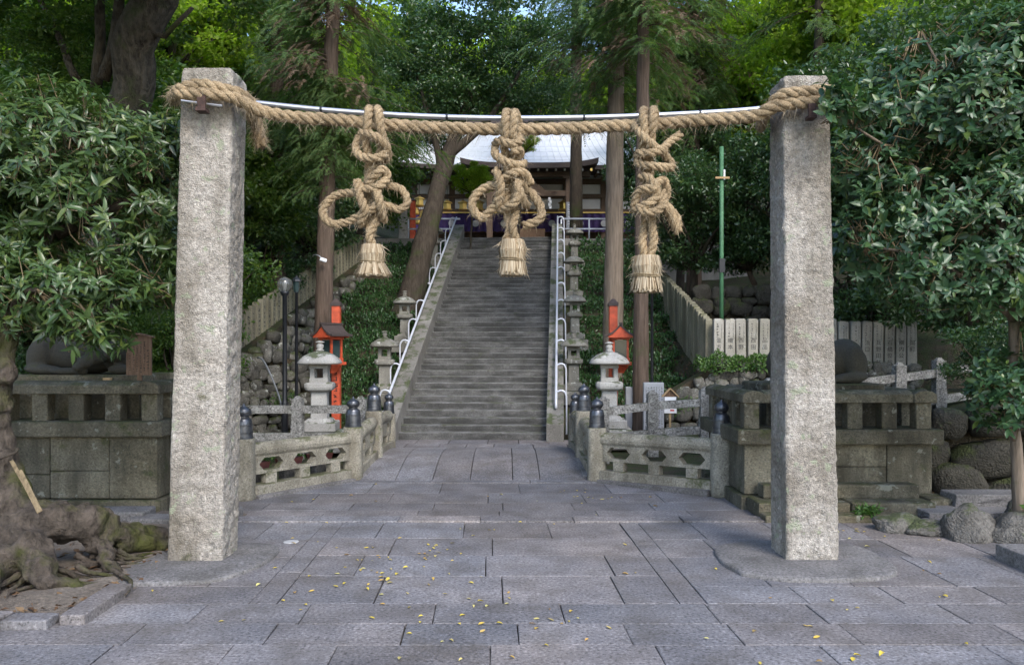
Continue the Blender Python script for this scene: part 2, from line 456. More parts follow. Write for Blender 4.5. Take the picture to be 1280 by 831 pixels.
MAT['tablet'] = plain('tablet_stone', (0.28, 0.29, 0.31), 0.7, var=0.1)
MAT['water'] = plain('dark_water', (0.02, 0.022, 0.02), 0.1)
MAT['fallen'] = leafmat('fallen_leaf', [(0.45, 0.36, 0.06), (0.55, 0.42, 0.05), (0.36, 0.20, 0.06), (0.5, 0.46, 0.12)], 0.6, 0.1, 0.3)
MAT['rope'] = None
def ropemat():
    b = NB('straw_rope')
    n1 = b.noise(95, 3, 0.75)
    c = b.ramp(n1, [(0.3, (0.10, 0.070, 0.040)), (0.5, (0.32, 0.235, 0.140)), (0.7, (0.54, 0.425, 0.275))])
    w = b.ramp(b.noise(5.0, 3), [(0.35, 0.66), (0.65, 1.1)])
    c = b.mix(1.0, c, w, 'MULTIPLY')
    return b.done(b.bsdf(c, 0.9, b.bump(n1, 0.9, 0.012), spec=0.15))
MAT['rope'] = ropemat()
# ------------------------------------------------------------------ lie of the land
STAIR_Y, STAIR_X, STAIR_DX = 18.5, -0.925, 0.06
NSTEP, RISE, RUN, Z_FOOT = 42, 0.1528, 0.3048, 0.10
STAIR_HW = 1.72
Z_TOP = Z_FOOT + NSTEP * RISE
Y_TOP = STAIR_Y + NSTEP * RUN
def slope_z(y):
    return min(max(Z_FOOT, Z_FOOT + 0.5013 * (y - STAIR_Y - 0.3)), Z_TOP)
def left_fence_x(y): return -6.75 + (y - 20) * 0.135
def right_fence_x(y): return 4.72 + (y - 19) * 0.03
def sstep(a, b, t):
    t = min(max((t - a) / (b - a), 0), 1)
    return t * t * (3 - 2 * t)
def ground_z(x, y):
    z = -0.06 if y < 16.8 else slope_z(y) - 0.14
    lf = left_fence_x(max(y, 17))
    if x < lf + 0.1 and y > 12.5:
        fz = 2.0 + 0.345 * (y - 20) if y > 20 else 2.0
        fz = min(fz, Z_TOP + 0.4)
        k = sstep(lf + 0.1, lf - 0.3, x) * sstep(13.2, 18.5, y)
        z = z * (1 - k) + max(z, fz + 0.25 * max(0, lf - x)) * k
    rf = right_fence_x(max(y, 17))
    if x > rf - 0.6 and y > 18.7:
        fz = 1.6 + 0.25 * (y - 19.2)
        k = sstep(rf - 0.6, rf + 0.1, x) * sstep(18.7, 19.1, y)
        z = z * (1 - k) + (fz + 0.10 * max(0, x - rf)) * k
    if x > 2.2 and 12.8 < y <= 18.7:                      # path climbing to the right behind the plinth
        z = -0.06 + 0.19 * max(0, min(x, 9) - 2.6) * sstep(12.8, 14.5, y) + (0.12 if y > 16.8 else 0)
    if y > 42:
        z += 0.16 * (y - 42)
    if abs(x) > 12 and y > 12:
        z += 0.35 * (abs(x) - 12) * sstep(12, 20, y)
    return z

gx = np.concatenate([np.linspace(-90, -13, 20), np.linspace(-12.5, 12.5, 84), np.linspace(13, 90, 20)])
gy = np.concatenate([np.linspace(-30, 9, 12), np.linspace(10, 45, 100), np.linspace(46, 130, 26)])
gv = np.array([(x, y, ground_z(x, y) + (0.05 * noise.noise((x * 1.3, y * 1.3, 0)) if y > 18 else 0)) for y in gy for x in gx])
nx = len(gx)
gf = np.array([(j * nx + i, j * nx + i + 1, (j + 1) * nx + i + 1, (j + 1) * nx + i) for j in range(len(gy) - 1) for i in range(nx - 1)])
ground = put('ground', np_mesh('ground', gv, gf, True), MAT['forest_floor'])
tag(ground, 'dark leafy forest floor and hillside around the shrine steps', kind='structure')

# ------------------------------------------------------------------ paving
def sh(x, y): return x - 0.03 * (y - 8.0)                  # the paving runs a little to the left
paving = put('paving', np_mesh('paving_bed', np.array([(-7, 3.0, -0.035), (7, 3.0, -0.035), (6.2, 10.6, -0.035), (4, 13.4, -0.035), (-4.6, 13.4, -0.035), (-5.4, 10.6, -0.035)]), np.array([(0, 1, 2, 3, 4, 5)])), MAT['joint'])
tag(paving, 'grey granite paving of the forecourt', kind='structure')
def slab_mesh(poly, z0, z1, inset=0.006):
    """thin slab with a chamfered upper edge; poly is a list of (x, y)"""
    n = len(poly)
    cx = sum(p[0] for p in poly) / n; cy = sum(p[1] for p in poly) / n
    vs = []; fs = []
    for (q, z) in ((0, z0), (0, z1 - inset * 0.8), (inset, z1)):
        for p in poly:
            dx, dy = cx - p[0], cy - p[1]
            l = math.hypot(dx, dy) or 1
            vs.append((p[0] + dx / l * q * 1.4, p[1] + dy / l * q * 1.4, z))
    for r in range(2):
        for i in range(n):
            j = (i + 1) % n
            fs.append((r * n + i, r * n + j, (r + 1) * n + j, (r + 1) * n + i))
    fs.append(tuple(2 * n + i for i in range(n)))
    me = bpy.data.meshes.new('slab'); me.from_pydata(vs, [], fs); me.update()
    return me
def slab(x0, x1, y0, y1, parent=paving, top=0.0, gx_=0.0045, gy_=0.003, name='paving_slab', mat=None):
    t = top + random.uniform(-0.004, 0.003)
    j = lambda: random.uniform(-0.004, 0.004)
    g0, g1 = gx_, gy_
    poly = [(sh(x0 + g0, y0) + j(), y0 + g1 + j()), (sh(x1 - g0, y0) + j(), y0 + g1 + j()),
            (sh(x1 - g0, y1) + j(), y1 - g1 + j()), (sh(x0 + g0, y1) + j(), y1 - g1 + j())]
    return put(name, slab_mesh(poly, -0.05, t), mat or MAT['paving'], parent)
def row(y0, y1, xa, xb, lo=0.85, hi=1.35, start=None, top=0.0):
    x = xa if start is None else start
    first = True
    while x < xb - 0.05:
        w = random.uniform(lo, hi)
        if first: w *= random.uniform(0.45, 1.0); first = False
        x1 = x + w
        if xb - x1 < 0.4: x1 = xb
        x1 = min(x1, xb)
        slab(max(x, xa), x1, y0, y1, top=top)
        x = x1
for y0, y1 in ((3.3, 3.75), (3.75, 4.2), (4.2, 4.66), (4.66, 5.1), (5.1, 5.53), (5.53, 5.96), (5.96, 6.42)):
    row(y0, y1, -6.5, 6.4, 0.75, 1.25)
row(6.42, 6.92, -3.47, 6.2, 0.85, 1.3)
for y0, y1 in ((6.92, 7.77), (7.77, 8.53), (8.53, 9.32), (9.32, 10.15)):
    row(y0, y1, -2.07, 1.42, 1.0, 1.35)
for xa, xb in ((-2.31, -2.07), (1.42, 1.66)):               # long border strips
    y = 6.92
    for y1 in (7.9, 9.05, 10.15):
        slab(xa, xb, y, y1, gx_=0.006); y = y1
for y0, y1, xl in ((6.92, 7.43, -3.5), (7.43, 8.46, -3.7), (8.46, 9.25, -3.95), (9.25, 10.15, -4.5)):
    row(y0, y1, xl, -2.31, 0.7, 1.2)
    row(y0, y1, 1.66, 5.9 if y0 < 9 else 5.5, 0.75, 1.15)
row(10.15, 10.45, -4.6, 5.3, 1.0, 1.4, top=0.022)
row(10.45, 10.9, -4.6, 4.6, 0.9, 1.4, top=0.0)
row(10.9, 11.45, -4.2, 3.6, 0.95, 1.35)
row(11.45, 12.2, -4.0, 3.4, 1.0, 1.5)
row(12.2, 13.12, -3.4, 2.6, 1.1, 1.7)
row(13.12, 13.36, -2.75, 1.6, 1.2, 2.2, top=0.012)
# small white survey disc let into the paving
mk = thing('survey_marker', at(364, 677, 2200 / (677 - 436)) + Vector((0, 0, 0.001)), 'small pale round disc set into the paving beside the left pillar', 'survey marker')
MB().lathe([(0.085, -0.01), (0.085, 0.004), (0.07, 0.007)], n=20).build('disc', MAT['marker'], mk)

# bridge deck and landing
deck = put('bridge_deck', np_mesh('bridge_bed', np.array([(-2.9, 13.3, -0.05), (1.7, 13.3, -0.05), (1.55, 16.9, 0.03), (-2.75, 16.9, 0.03)]), np.array([(0, 1, 2, 3)])), MAT['joint'])
tag(deck, 'gently arched stone bridge deck of long slabs', kind='structure')
def deck_z(y):
    t = min(max((y - 13.36) / 3.64, 0), 1)
    return 0.10 * t + 0.165 * math.sin(math.pi * t)
xs0 = [-2.66, -1.95, -1.33, -0.70, 0.01, 0.47, 1.24, 1.62]
xs1 = [-2.60, -1.94, -1.33, -0.72, -0.02, 0.44, 1.12, 1.45]
for i in range(7):
    vs = []; fs = []
    n = 10; dz = random.uniform(-0.004, 0.006)
    for k in range(n + 1):
        t = k / n; y = 13.37 + t * 3.6
        a = xs0[i] + (xs1[i] - xs0[i]) * t + 0.006; b = xs0[i + 1] + (xs1[i + 1] - xs0[i + 1]) * t - 0.006
        z = deck_z(y) + dz + 0.012
        for x, zz in ((a, z - 0.16), (a, z - 0.006), (a + 0.008, z), (b - 0.008, z), (b, z - 0.006), (b, z - 0.16)):
            vs.append((x, y, zz))
    for k in range(n):
        for j in range(5):
            fs.append((k * 6 + j, k * 6 + j + 1, k * 6 + 7 + j, k * 6 + 6 + j))
    fs.append((0, 1, 2, 3, 4, 5)); fs.append(tuple(n * 6 + q for q in range(6)))
    MB().add(vs, fs).build('deck_slab', MAT['paving'], deck)
landing = put('landing', np_mesh('landing_bed', np.array([(-6.5, 16.9, 0.06), (4.5, 16.9, 0.06), (4.5, 18.6, 0.06), (-6.5, 18.6, 0.06)]), np.array([(0, 1, 2, 3)])), MAT['joint'])
tag(landing, 'flat stone landing at the foot of the steps', kind='structure')
for y0, y1, st in ((16.98, 17.75, -6.4), (17.75, 18.52, -6.1)):
    x = st
    while x < 4.3:
        w = random.uniform(0.55, 0.9)
        me = slab_mesh([(x + .01, y0 + .008), (x + w - .01, y0 + .008), (x + w - .01, y1 - .008), (x + .01, y1 - .008)], 0.05, 0.10 + random.uniform(-.003, .003))
        put('paving_slab', me, MAT['paving'], landing); x += w

# ------------------------------------------------------------------ staircase
stair = thing('stone_staircase', (STAIR_X, STAIR_Y, Z_FOOT), 'long flight of dark weathered stone steps climbing to the shrine hall', 'staircase', rz=-math.atan(STAIR_DX))
for i in range(NSTEP):
    mb = MB()
    z1 = (i + 1) * RISE + random.uniform(-0.006, 0.006)
    y0 = i * RUN + random.uniform(-0.006, 0.006)
    # a block with a slightly worn, wavy nosing
    n = 14; vs = []; fs = []
    for k in range(n + 1):
        x = -STAIR_HW + 2 * STAIR_HW * k / n
        w = 0.010 * noise.noise((x * 1.7, i * 3.1, 0)) ; wz = 0.006 * noise.noise((x * 1.3, i * 2.3, 5))
        vs += [(x, y0 + w + 0.012, z1 - RISE - 0.03), (x, y0 + w + 0.008, z1 - 0.08), (x, y0 + w + 0.002, z1 - 0.03), (x, y0 + w, z1 - 0.014 + wz), (x, y0 + w + 0.014, z1 + wz), (x, y0 + RUN + 0.03, z1 + 0.003)]
    for k in range(n):
        for j in range(5):
            fs.append((k * 6 + j, (k + 1) * 6 + j, (k + 1) * 6 + j + 1, k * 6 + j + 1))
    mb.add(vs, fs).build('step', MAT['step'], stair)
for sx in (-1, 1):
    x = sx * (STAIR_HW + 0.20)
    L = NSTEP * RUN
    segs = 8; up = 0.40
    for k in range(segs):
        ya = -0.30 + (L + 0.30) * k / segs + (0.006 if k else 0); yb = -0.30 + (L + 0.30) * (k + 1) / segs - 0.006
        za, zb = ya * RISE / RUN + RISE + up, yb * RISE / RUN + RISE + up
        poly = [(ya, max(-0.12, za - 1.1)), (yb, max(-0.12, zb - 1.1)), (yb, zb), (ya, za)]
        MB().prism(poly, 'x', x - 0.20, x + 0.20).build('string_stone', MAT['string'], stair, bevel=0.012)

# steel hand rails on both sides of the steps
def handrail(sx, label):
    o = thing('handrail', (STAIR_X, STAIR_Y, Z_FOOT), label, 'handrail', 'steel handrails of the steps', rz=-math.atan(STAIR_DX))
    s = RISE / RUN
    x = sx * (STAIR_HW + (0.32 if sx < 0 else 0.22))
    L = NSTEP * RUN
    pts = [(x, 0.2, 0.2 * s + 0.62), (x, 0.26, 0.3 * s + 0.72)] + [(x, y, y * s + 0.80) for y in np.linspace(0.5, L + 0.1, 12)]
    if sx < 0: pts = [(x - 0.16, 0.22, 0.55), (x - 0.10, 0.15, 0.56), (x, 0.2, 0.72)] + pts[1:]
    MB().tube(pts, 0.032, 10).build('rail', MAT['rail_paint'], o, smooth=True)
    for k in range(11):
        y = 0.55 + k * (L - 0.6) / 10
        z = y * s + 0.80
        p = [(x, y, z), (x + sx * 0.10, y, z + 0.04), (x + sx * 0.19, y, z + 0.02), (x + sx * 0.235, y, z - 0.07), (x + sx * 0.245, y, z - 0.2), (x + sx * 0.245, y, z - 1.0)]
        MB().tube(catmull(p, 0.04), 0.022, 8).build('hoop', MAT['rail_paint'], o, smooth=True)
handrail(-1, 'steel handrail with hooped posts on the left of the steps')
handrail(1, 'steel handrail with hooped posts on the right of the steps')

# upper terrace edge and its rails
terr = put('terrace', MB().box((-5.4, Y_TOP + 6.0, Z_TOP - 2.0), (6.9, 12, 4.0)).box((5.5, Y_TOP + 6.0, Z_TOP - 2.0), (7.5, 12, 4.0)).box((-0.1, Y_TOP + 6.2, Z_TOP - 2.01), (3.7, 12, 4.0)).mesh('terrace'), MAT['string'])
tag(terr, 'upper stone terrace in front of the shrine hall', kind='structure')
def top_rail(xa, xb, y, label):
    o = thing('terrace_railing', (xa, y, Z_TOP), label, 'railing', 'pale metal railings on the upper terrace')
    w = xb - xa
    for z in (0.42, 0.82):
        MB().tube([(0, 0, z), (w, 0, z)], 0.035, 8).build('rail', MAT['rail_paint'], o, smooth=True)
    for k in range(int(w / 1.1) + 1):
        MB().tube([(k * 1.1, 0, 0), (k * 1.1, 0, 0.80)], 0.032, 8).build('post', MAT['rail_paint'], o, smooth=True)
top_rail(1.95, 4.2, Y_TOP + 0.35, 'pale metal railing on the terrace right of the stair head')
top_rail(-4.1, -2.05, Y_TOP + 0.35, 'pale metal railing on the terrace left of the stair head')
# ------------------------------------------------------------------ the two granite pillars
def pillar(b0, b1, t0, t1, ztop, depth, label, seed):
    """front face from b0 to b1 at the foot, t0 to t1 at the head (world x), front at y = 8.12"""
    y0 = 8.12
    o = thing('stone_pillar', ((b0 + b1) / 2, y0 + depth / 2, 0), label, 'pillar', 'granite pillars carrying the rope')
    cx, cy = o.location.x, o.location.y
    N, MZ = 20, 190
    ch = 0.016
    vs = []; fs = []
    ring = None
    for m in range(MZ + 1):
        t = m / MZ; z = ztop * t
        xa = b0 + (t0 - b0) * t; xb = b1 + (t1 - b1) * t
        ya = y0 + 0.03 * t; yb = y0 + depth - 0.02 * t
        pts = []
        for (p, q) in (((xa + ch, ya), (xb - ch, ya)), ((xb, ya + ch), (xb, yb - ch)), ((xb - ch, yb), (xa + ch, yb)), ((xa, yb - ch), (xa, ya + ch))):
            for k in range(N + 1):
                s = k / N
                pts.append((p[0] + (q[0] - p[0]) * s, p[1] + (q[1] - p[1]) * s))
        ring = len(pts)
        mx, my = (xa + xb) / 2, (ya + yb) / 2
        for i, (x, y) in enumerate(pts):
            e = i % (N + 1)
            amp = 0.006 if e in (0, N) else 0.021
            d = amp * (noise.noise((x * 8 + seed, y * 8, z * 9)) + 0.75 * noise.noise((x * 19 + seed, y * 19, z * 22)) + 0.4 * noise.noise((x * 37, y * 37 + seed, z * 37))) + 0.007 * noise.noise((x * 1.5 + seed, y * 1.5, z * 1.2))
            l = math.hypot(x - mx, y - my)
            vs.append((x + (x - mx) / l * d - cx, y + (y - my) / l * d - cy, z + 0.004 * noise.noise((x * 9, y * 9, seed))))
    for m in range(MZ):
        for k in range(ring):
            k2 = (k + 1) % ring
            fs.append((m * ring + k, m * ring + k2, (m + 1) * ring + k2, (m + 1) * ring + k))
    mb = MB().add(vs, fs)
    # head: low chamfer, then a flat top
    base = MZ * ring
    top = []
    for k in range(ring):
        x, y, z = vs[base + k]
        top.append((x * 0.93, y * 0.93, z + 0.035))
    n0 = len(mb.v); mb.v += top
    mb.f += [(base + k, base + (k + 1) % ring, n0 + (k + 1) % ring, n0 + k) for k in range(ring)]
    mb.f.append(tuple(range(n0, n0 + ring)))
    mb.build('shaft', MAT['granite_pillar'], o, smooth=True, sharp=50)
    return o
PL = pillar(-3.50, -2.95, -3.37, -2.85, 5.03, 0.50, 'tall rough granite pillar on the left, in front of the tree roots', 3.0)
PR = pillar(2.79, 3.32, 2.765, 3.235, 4.95, 0.50, 'tall pale granite pillar on the right, in front of the glossy leaved tree', 11.0)
def footing(o, poly, h, seed):
    """low rounded stone at the foot of a pillar (poly in world x, y)"""
    pts = [Vector((x, y, 0)) for x, y in poly]
    loop = catmull(pts + [pts[0]], 0.06)[:-1]
    c = sum(loop, Vector()) / len(loop)
    vs = []; fs = []
    n = len(loop)
    prof = ((1.0, -0.05), (1.0, h * 0.55), (0.985, h * 0.85), (0.955, h), (0.7, h + 0.012), (0.35, h + 0.015))
    for q, z in prof:
        for p in loop:
            w = 0.012 * noise.noise((p.x * 4 + seed, p.y * 4, z))
            vs.append((c.x + (p.x - c.x) * q + w - o.location.x, c.y + (p.y - c.y) * q + w - o.location.y, z + 0.008 * noise.noise((p.x * 3 * q, p.y * 3, seed))))
    for r in range(len(prof) - 1):
        for i in range(n):
            fs.append((r * n + i, r * n + (i + 1) % n, (r + 1) * n + (i + 1) % n, (r + 1) * n + i))
    fs.append(tuple((len(prof) - 1) * n + i for i in range(n)))
    MB().add(vs, fs).build('footing', MAT['footing'], o, smooth=True)
footing(PL, [(-3.68, 7.42), (-3.1, 7.46), (-2.75, 7.6), (-2.52, 8.2), (-2.6, 8.85), (-3.2, 9.0), (-3.8, 8.8), (-3.85, 8.0)], 0.038, 1)
footing(PR, [(2.22, 7.75), (2.6, 7.55), (3.3, 7.55), (3.72, 7.75), (3.85, 8.2), (3.75, 8.85), (3.0, 9.05), (2.3, 8.85), (2.14, 8.25)], 0.045, 2)

# ------------------------------------------------------------------ straw rope
def frames(path):
    T = []; n = len(path)
    for i in range(n):
        t = path[min(i + 1, n - 1)] - path[max(i - 1, 0)]
        T.append(t.normalized())
    U = []; u = T[0].orthogonal().normalized()
    for i in range(n):
        u = u - T[i] * u.dot(T[i]); u.normalize()
        U.append(u.copy())
    return T, U
def twisted(mb, fib, pts, R, pitch=None, strands=3, hair=0.0, hl=0.06, step=None, phase=0.0, taper=False):
    """strands wound round each other along a path; stray straw goes to fib"""
    pitch = pitch or R * 6.5
    path = catmull(pts, step or R * 0.34)
    T, U = frames(path)
    s = [0.0]
    for i in range(1, len(path)): s.append(s[-1] + (path[i] - path[i - 1]).length)
    r = R * 0.54; off = R * 0.50
    for k in range(strands):
        c = []; rad = []
        for i, p in enumerate(path):
            a = phase + 2 * math.pi * (s[i] / pitch + k / strands)
            w = T[i].cross(U[i])
            wob = 1 + 0.16 * noise.noise((s[i] * 9 + k * 7, phase, R * 50))
            c.append(p + (U[i] * math.cos(a) + w * math.sin(a)) * off * wob)
            rad.append(r * (1 + 0.14 * noise.noise((s[i] * 14, k * 5.0, phase + 3))))
        mb.tube(c, rad, 15, groove=0.10, lobes=5, spin=0.55)
        if hair > 0:
            m = int(s[-1] * hair)
            for _ in range(m):
                i = random.randrange(1, len(path) - 1)
                w = T[i].cross(U[i]); a = random.uniform(0, 6.283)
                nrm = (U[i] * math.cos(a) + w * math.sin(a))
                p0 = path[i] + nrm * R * 0.92
                d = (nrm * random.uniform(0.1, 0.8) + T[i] * random.uniform(-1, 1) + Vector((0, 0, -0.5 * random.random()))).normalized()
                fibre(fib, p0 - nrm * R * 0.1, d, hl * random.uniform(0.3, 1.5), 0.0016)
def fibre(fib, p, d, l, w):
    sd = d.cross(Vector((random.uniform(-1, 1), random.uniform(-1, 1), random.uniform(-1, 1))))
    if sd.length < 1e-4: sd = Vector((1, 0, 0))
    sd.normalize()
    m = p + d * l * 0.5 + Vector((0, 0, -0.08 * l))
    e = p + d * l + Vector((0, 0, -0.3 * l))
    n = len(fib.v)
    fib.v += [tuple(p - sd * w), tuple(p + sd * w), tuple(m - sd * w * 0.8), tuple(m + sd * w * 0.8), tuple(e)]
    fib.f += [(n, n + 1, n + 3, n + 2), (n + 2, n + 3, n + 4)]
def fib_build(fib, name, parent):
    me = bpy.data.meshes.new(name); me.from_pydata(fib.v, [], fib.f); me.update()
    return put(name, me, MAT['straw'], parent)

rope = thing('shimenawa_rope', (0, 8.3, 4.4), 'thick twisted straw rope hung between the two pillars', 'rope')
off = -Vector((0, 8.3, 4.4))
main = [at(322, 158, 8.80), at(318, 138, 8.66), at(312, 128, 8.35), at(300, 118, 8.10), at(280, 112, 7.99), at(250, 106, 7.98), at(226, 112, 8.03), at(216, 122, 8.35), at(219, 126, 8.72)]
span = [at(222, 117, 8.02), at(250, 118, 7.96), at(282, 119, 7.98), at(304, 128, 8.05), at(330, 140, 8.18), at(370, 147, 8.24), at(420, 150, 8.27), at(470, 155, 8.28), at(530, 159, 8.30), at(590, 161, 8.30), at(640, 162, 8.30), at(700, 161, 8.30), at(760, 158, 8.28), at(810, 156, 8.28), at(870, 151, 8.26), at(915, 148, 8.22), at(945, 145, 8.14), at(962, 136, 8.06), at(985, 130, 8.0), at(1010, 128, 7.98), at(1038, 124, 8.02), at(1050, 126, 8.3), at(1042, 128, 8.7)]
wrapr = [at(951, 160, 8.80), at(953, 148, 8.5), at(958, 140, 8.16), at(975, 120, 8.02), at(1000, 116, 7.97), at(1030, 113, 8.00), at(1048, 117, 8.2), at(1042, 122, 8.7)]
endl = [at(305, 135, 8.64), at(318, 150, 8.72), at(324, 168, 8.74), at(327, 184, 8.74)]
endr = [at(1046, 118, 8.15), at(1058, 124, 8.1), at(1068, 138, 8.1), at(1072, 152, 8.12)]
for nm, pts, R, hair in (('rope_span', span, 0.063, 110), ('rope_turn', main, 0.060, 110), ('rope_turn', wrapr, 0.058, 110), ('rope_end', endl, 0.065, 400), ('rope_end', endr, 0.055, 300)):
    mb, fb = MB(), MB()
    twisted(mb, fb, [p + off for p in pts], R, hair=hair, hl=0.09, pitch=R * 5.2, phase=random.random() * 6)
    ro = mb.build(nm, MAT['rope'], rope, smooth=True)
    fib_build(fb, 'stray_straw', ro)
# steel pipe that carries the rope
pipe = thing('steel_pipe', (0, 8.40, 4.5), 'slender curved steel pipe running just above the straw rope', 'pipe')
pp = catmull([at(305, 127, 8.42), at(400, 137, 8.42), at(500, 144, 8.42), at(600, 147.5, 8.42), at(700, 147.5, 8.42), at(800, 145, 8.42), at(900, 140, 8.42), at(975, 134, 8.42)], 0.12)
MB().tube([p - pipe.location for p in pp], 0.027, 12).build('tube', MAT['steel'], pipe, smooth=True)
for px in (392, 556, 723, 868):
    i = min(range(len(pp)), key=lambda k: abs(pp[k].x - (px - 640) * 0.00842))
    MB().tube([pp[i] - pipe.location + Vector((0, 0.0, 0)), pp[i] - pipe.location + Vector((0.025, 0, 0))], 0.031, 12).build('joint_band', MAT['black_metal'], pipe)
# rusty bracket and pin on the left pillar
br = thing('iron_bracket', at(252, 123, 7.93), 'rusty iron bracket and pin on the left pillar below the rope', 'bracket')
MB().box((0, 0, -0.02), (0.075, 0.03, 0.15), taper=1.25).build('plate', MAT['rust'], br, bevel=0.004)
MB().box((0, 0.02, -0.115), (0.10, 0.12, 0.04)).build('hook', MAT['rust'], br, bevel=0.004)
MB().tube([(-0.215, 0.03, -0.015), (0.19, 0.04, -0.065)], 0.012, 8).build('pin', MAT['steel'], br)
br2 = thing('iron_bracket', at(1015, 135, 7.91), 'rusty iron bracket on the right pillar below the rope', 'bracket')
MB().box((0, 0, -0.02), (0.065, 0.03, 0.12), taper=1.2).build('plate', MAT['rust'], br2, bevel=0.004)
MB().box((0, 0.03, -0.09), (0.08, 0.12, 0.035)).build('hook', MAT['rust'], br2, bevel=0.004)

def tassel_end(o, c, w, h, flare, tilt=0.0):
    """bound straw brush: c is the top centre (local)"""
    fib = MB()
    n = 750
    for k in range(n):
        a = random.uniform(0, 6.283); rr = math.sqrt(random.random())
        r0 = w * 0.50 * rr; r1 = w * 0.62 * rr; r2 = w * 0.54 * rr; r3 = w * flare * rr
        ca, sa = math.cos(a), math.sin(a)
        L = h * random.uniform(0.93, 1.05)
        pts = [(r0, 0), (r1, -0.30 * L), (r2, -0.56 * L), (r3, -L)]
        j = [random.uniform(-0.012, 0.012) for _ in range(8)]
        P = [c + Vector((r * ca + j[2 * q] * 0.6 + tilt * -z, r * sa + j[2 * q + 1] * 0.6, z)) for q, (r, z) in enumerate(pts)]
        sd = Vector((-sa, ca, 0)) * random.uniform(0.004, 0.007)
        m = len(fib.v)
        for p in P: fib.v += [tuple(p - sd), tuple(p + sd)]
        fib.f += [(m + 2 * q, m + 2 * q + 1, m + 2 * q + 3, m + 2 * q + 2) for q in range(3)]
    for _ in range(90):
        a = random.uniform(0, 6.283); z = -random.random() * h
        p = c + Vector((math.cos(a) * w * 0.55, math.sin(a) * w * 0.55, z))
        fibre(fib, p, Vector((math.cos(a) * 0.6, math.sin(a) * 0.6, random.uniform(-1, 0.2))).normalized(), random.uniform(0.04, 0.1), 0.0022)
    t = fib_build(fib, 'straw_brush', o)
    core = MB().lathe([(w * 0.46, 0), (w * 0.57, -0.3 * h), (w * 0.49, -0.56 * h), (w * flare * 0.93, -0.96 * h)], c, 18).build('brush_core', MAT['rope'], o, smooth=True)
    b = MB()
    for q in (0, 1):
        b.tube([c + Vector((math.cos(a) * w * 0.56, math.sin(a) * w * 0.56, -0.55 * h - q * 0.014 + 0.006 * math.sin(a * 2 + q))) for a in np.linspace(0, 6.283, 22)], 0.008, 6)
    b.build('binding', MAT['twig'], o, smooth=True)

def hanging(px, py0, label, ropes, brush, R=0.044):
    """ropes: list of polylines in photo pixels plus forward offset (px, py, forward metres)"""
    o = thing('straw_tassel', at(px, py0, 8.22), label, 'tassel', 'straw tassels hung on the rope')
    D = 8.22
    for line in ropes:
        rr = R
        if isinstance(line, dict): rr = line['r']; line = line['p']
        pts = [at(x, y, D - f) - o.location for x, y, f in line]
        mb, fb = MB(), MB()
        twisted(mb, fb, pts, rr, hair=90, hl=0.06, pitch=rr * 5.0, phase=random.random() * 6)
        ro = mb.build('knotted_rope', MAT['rope'], o, smooth=True)
        fib_build(fb, 'stray_straw', ro)
    bx, by, bw, bh, fl, ti = brush
    tassel_end(o, at(bx, by, D - 0.04) - o.location, bw * D / 1000, bh * D / 1000, fl, ti)
    return o
# left: cross knot with two loops
hanging(462, 140, 'left straw tassel with two wide side loops and flared brush', [
    [(468, 152, -0.22), (462, 137, -0.05), (461, 140, 0.12), (459, 158, 0.15), (457, 178, 0.10), (461, 200, 0.03), (460, 230, 0.0), (459, 262, -0.02), (464, 300, 0.04), (458, 316, 0.04)],
    [(476, 152, -0.22), (472, 137, -0.05), (474, 142, 0.12), (475, 158, 0.15), (479, 178, 0.10), (472, 200, 0.06), (463, 220, 0.08), (462, 250, 0.0), (470, 275, 0.05), (462, 295, 0.10), (470, 316, 0.05)],
    [(449, 172, -0.02), (445, 186, 0.06), (452, 196, 0.14), (468, 198, 0.19), (482, 192, 0.14), (480, 178, 0.02), (462, 171, -0.08), (448, 170, -0.06)],
    [(452, 166, 0.12), (468, 170, 0.20), (482, 182, 0.16), (485, 196, 0.06), (476, 202, -0.04)],
    [(460, 230, 0.12), (472, 216, 0.16), (480, 212, 0.15), (484, 222, 0.10), (474, 232, 0.16), (456, 236, 0.12), (446, 228, 0.05)],
    {'p': [(452, 232, 0.08), (446, 240, 0.05), (424, 243, 0.0), (408, 254, 0.0), (404, 268, 0.02), (414, 279, 0.03), (432, 278, 0.02), (450, 270, 0.06), (466, 262, 0.13), (473, 254, 0.12)], 'r': 0.042},
    {'p': [(474, 226, 0.08), (486, 232, 0.03), (500, 236, 0.0), (508, 246, 0.0), (508, 256, 0.01), (498, 262, 0.02), (484, 257, 0.03), (474, 258, 0.08)], 'r': 0.041},
    [(446, 226, 0.10), (450, 246, 0.14), (456, 262, 0.14), (452, 276, 0.08), (452, 282, 0.0)],
    [(470, 232, 0.13), (474, 250, 0.17), (478, 268, 0.12), (480, 276, 0.03)],
], (465, 306, 27, 39, 0.92, 0.03))
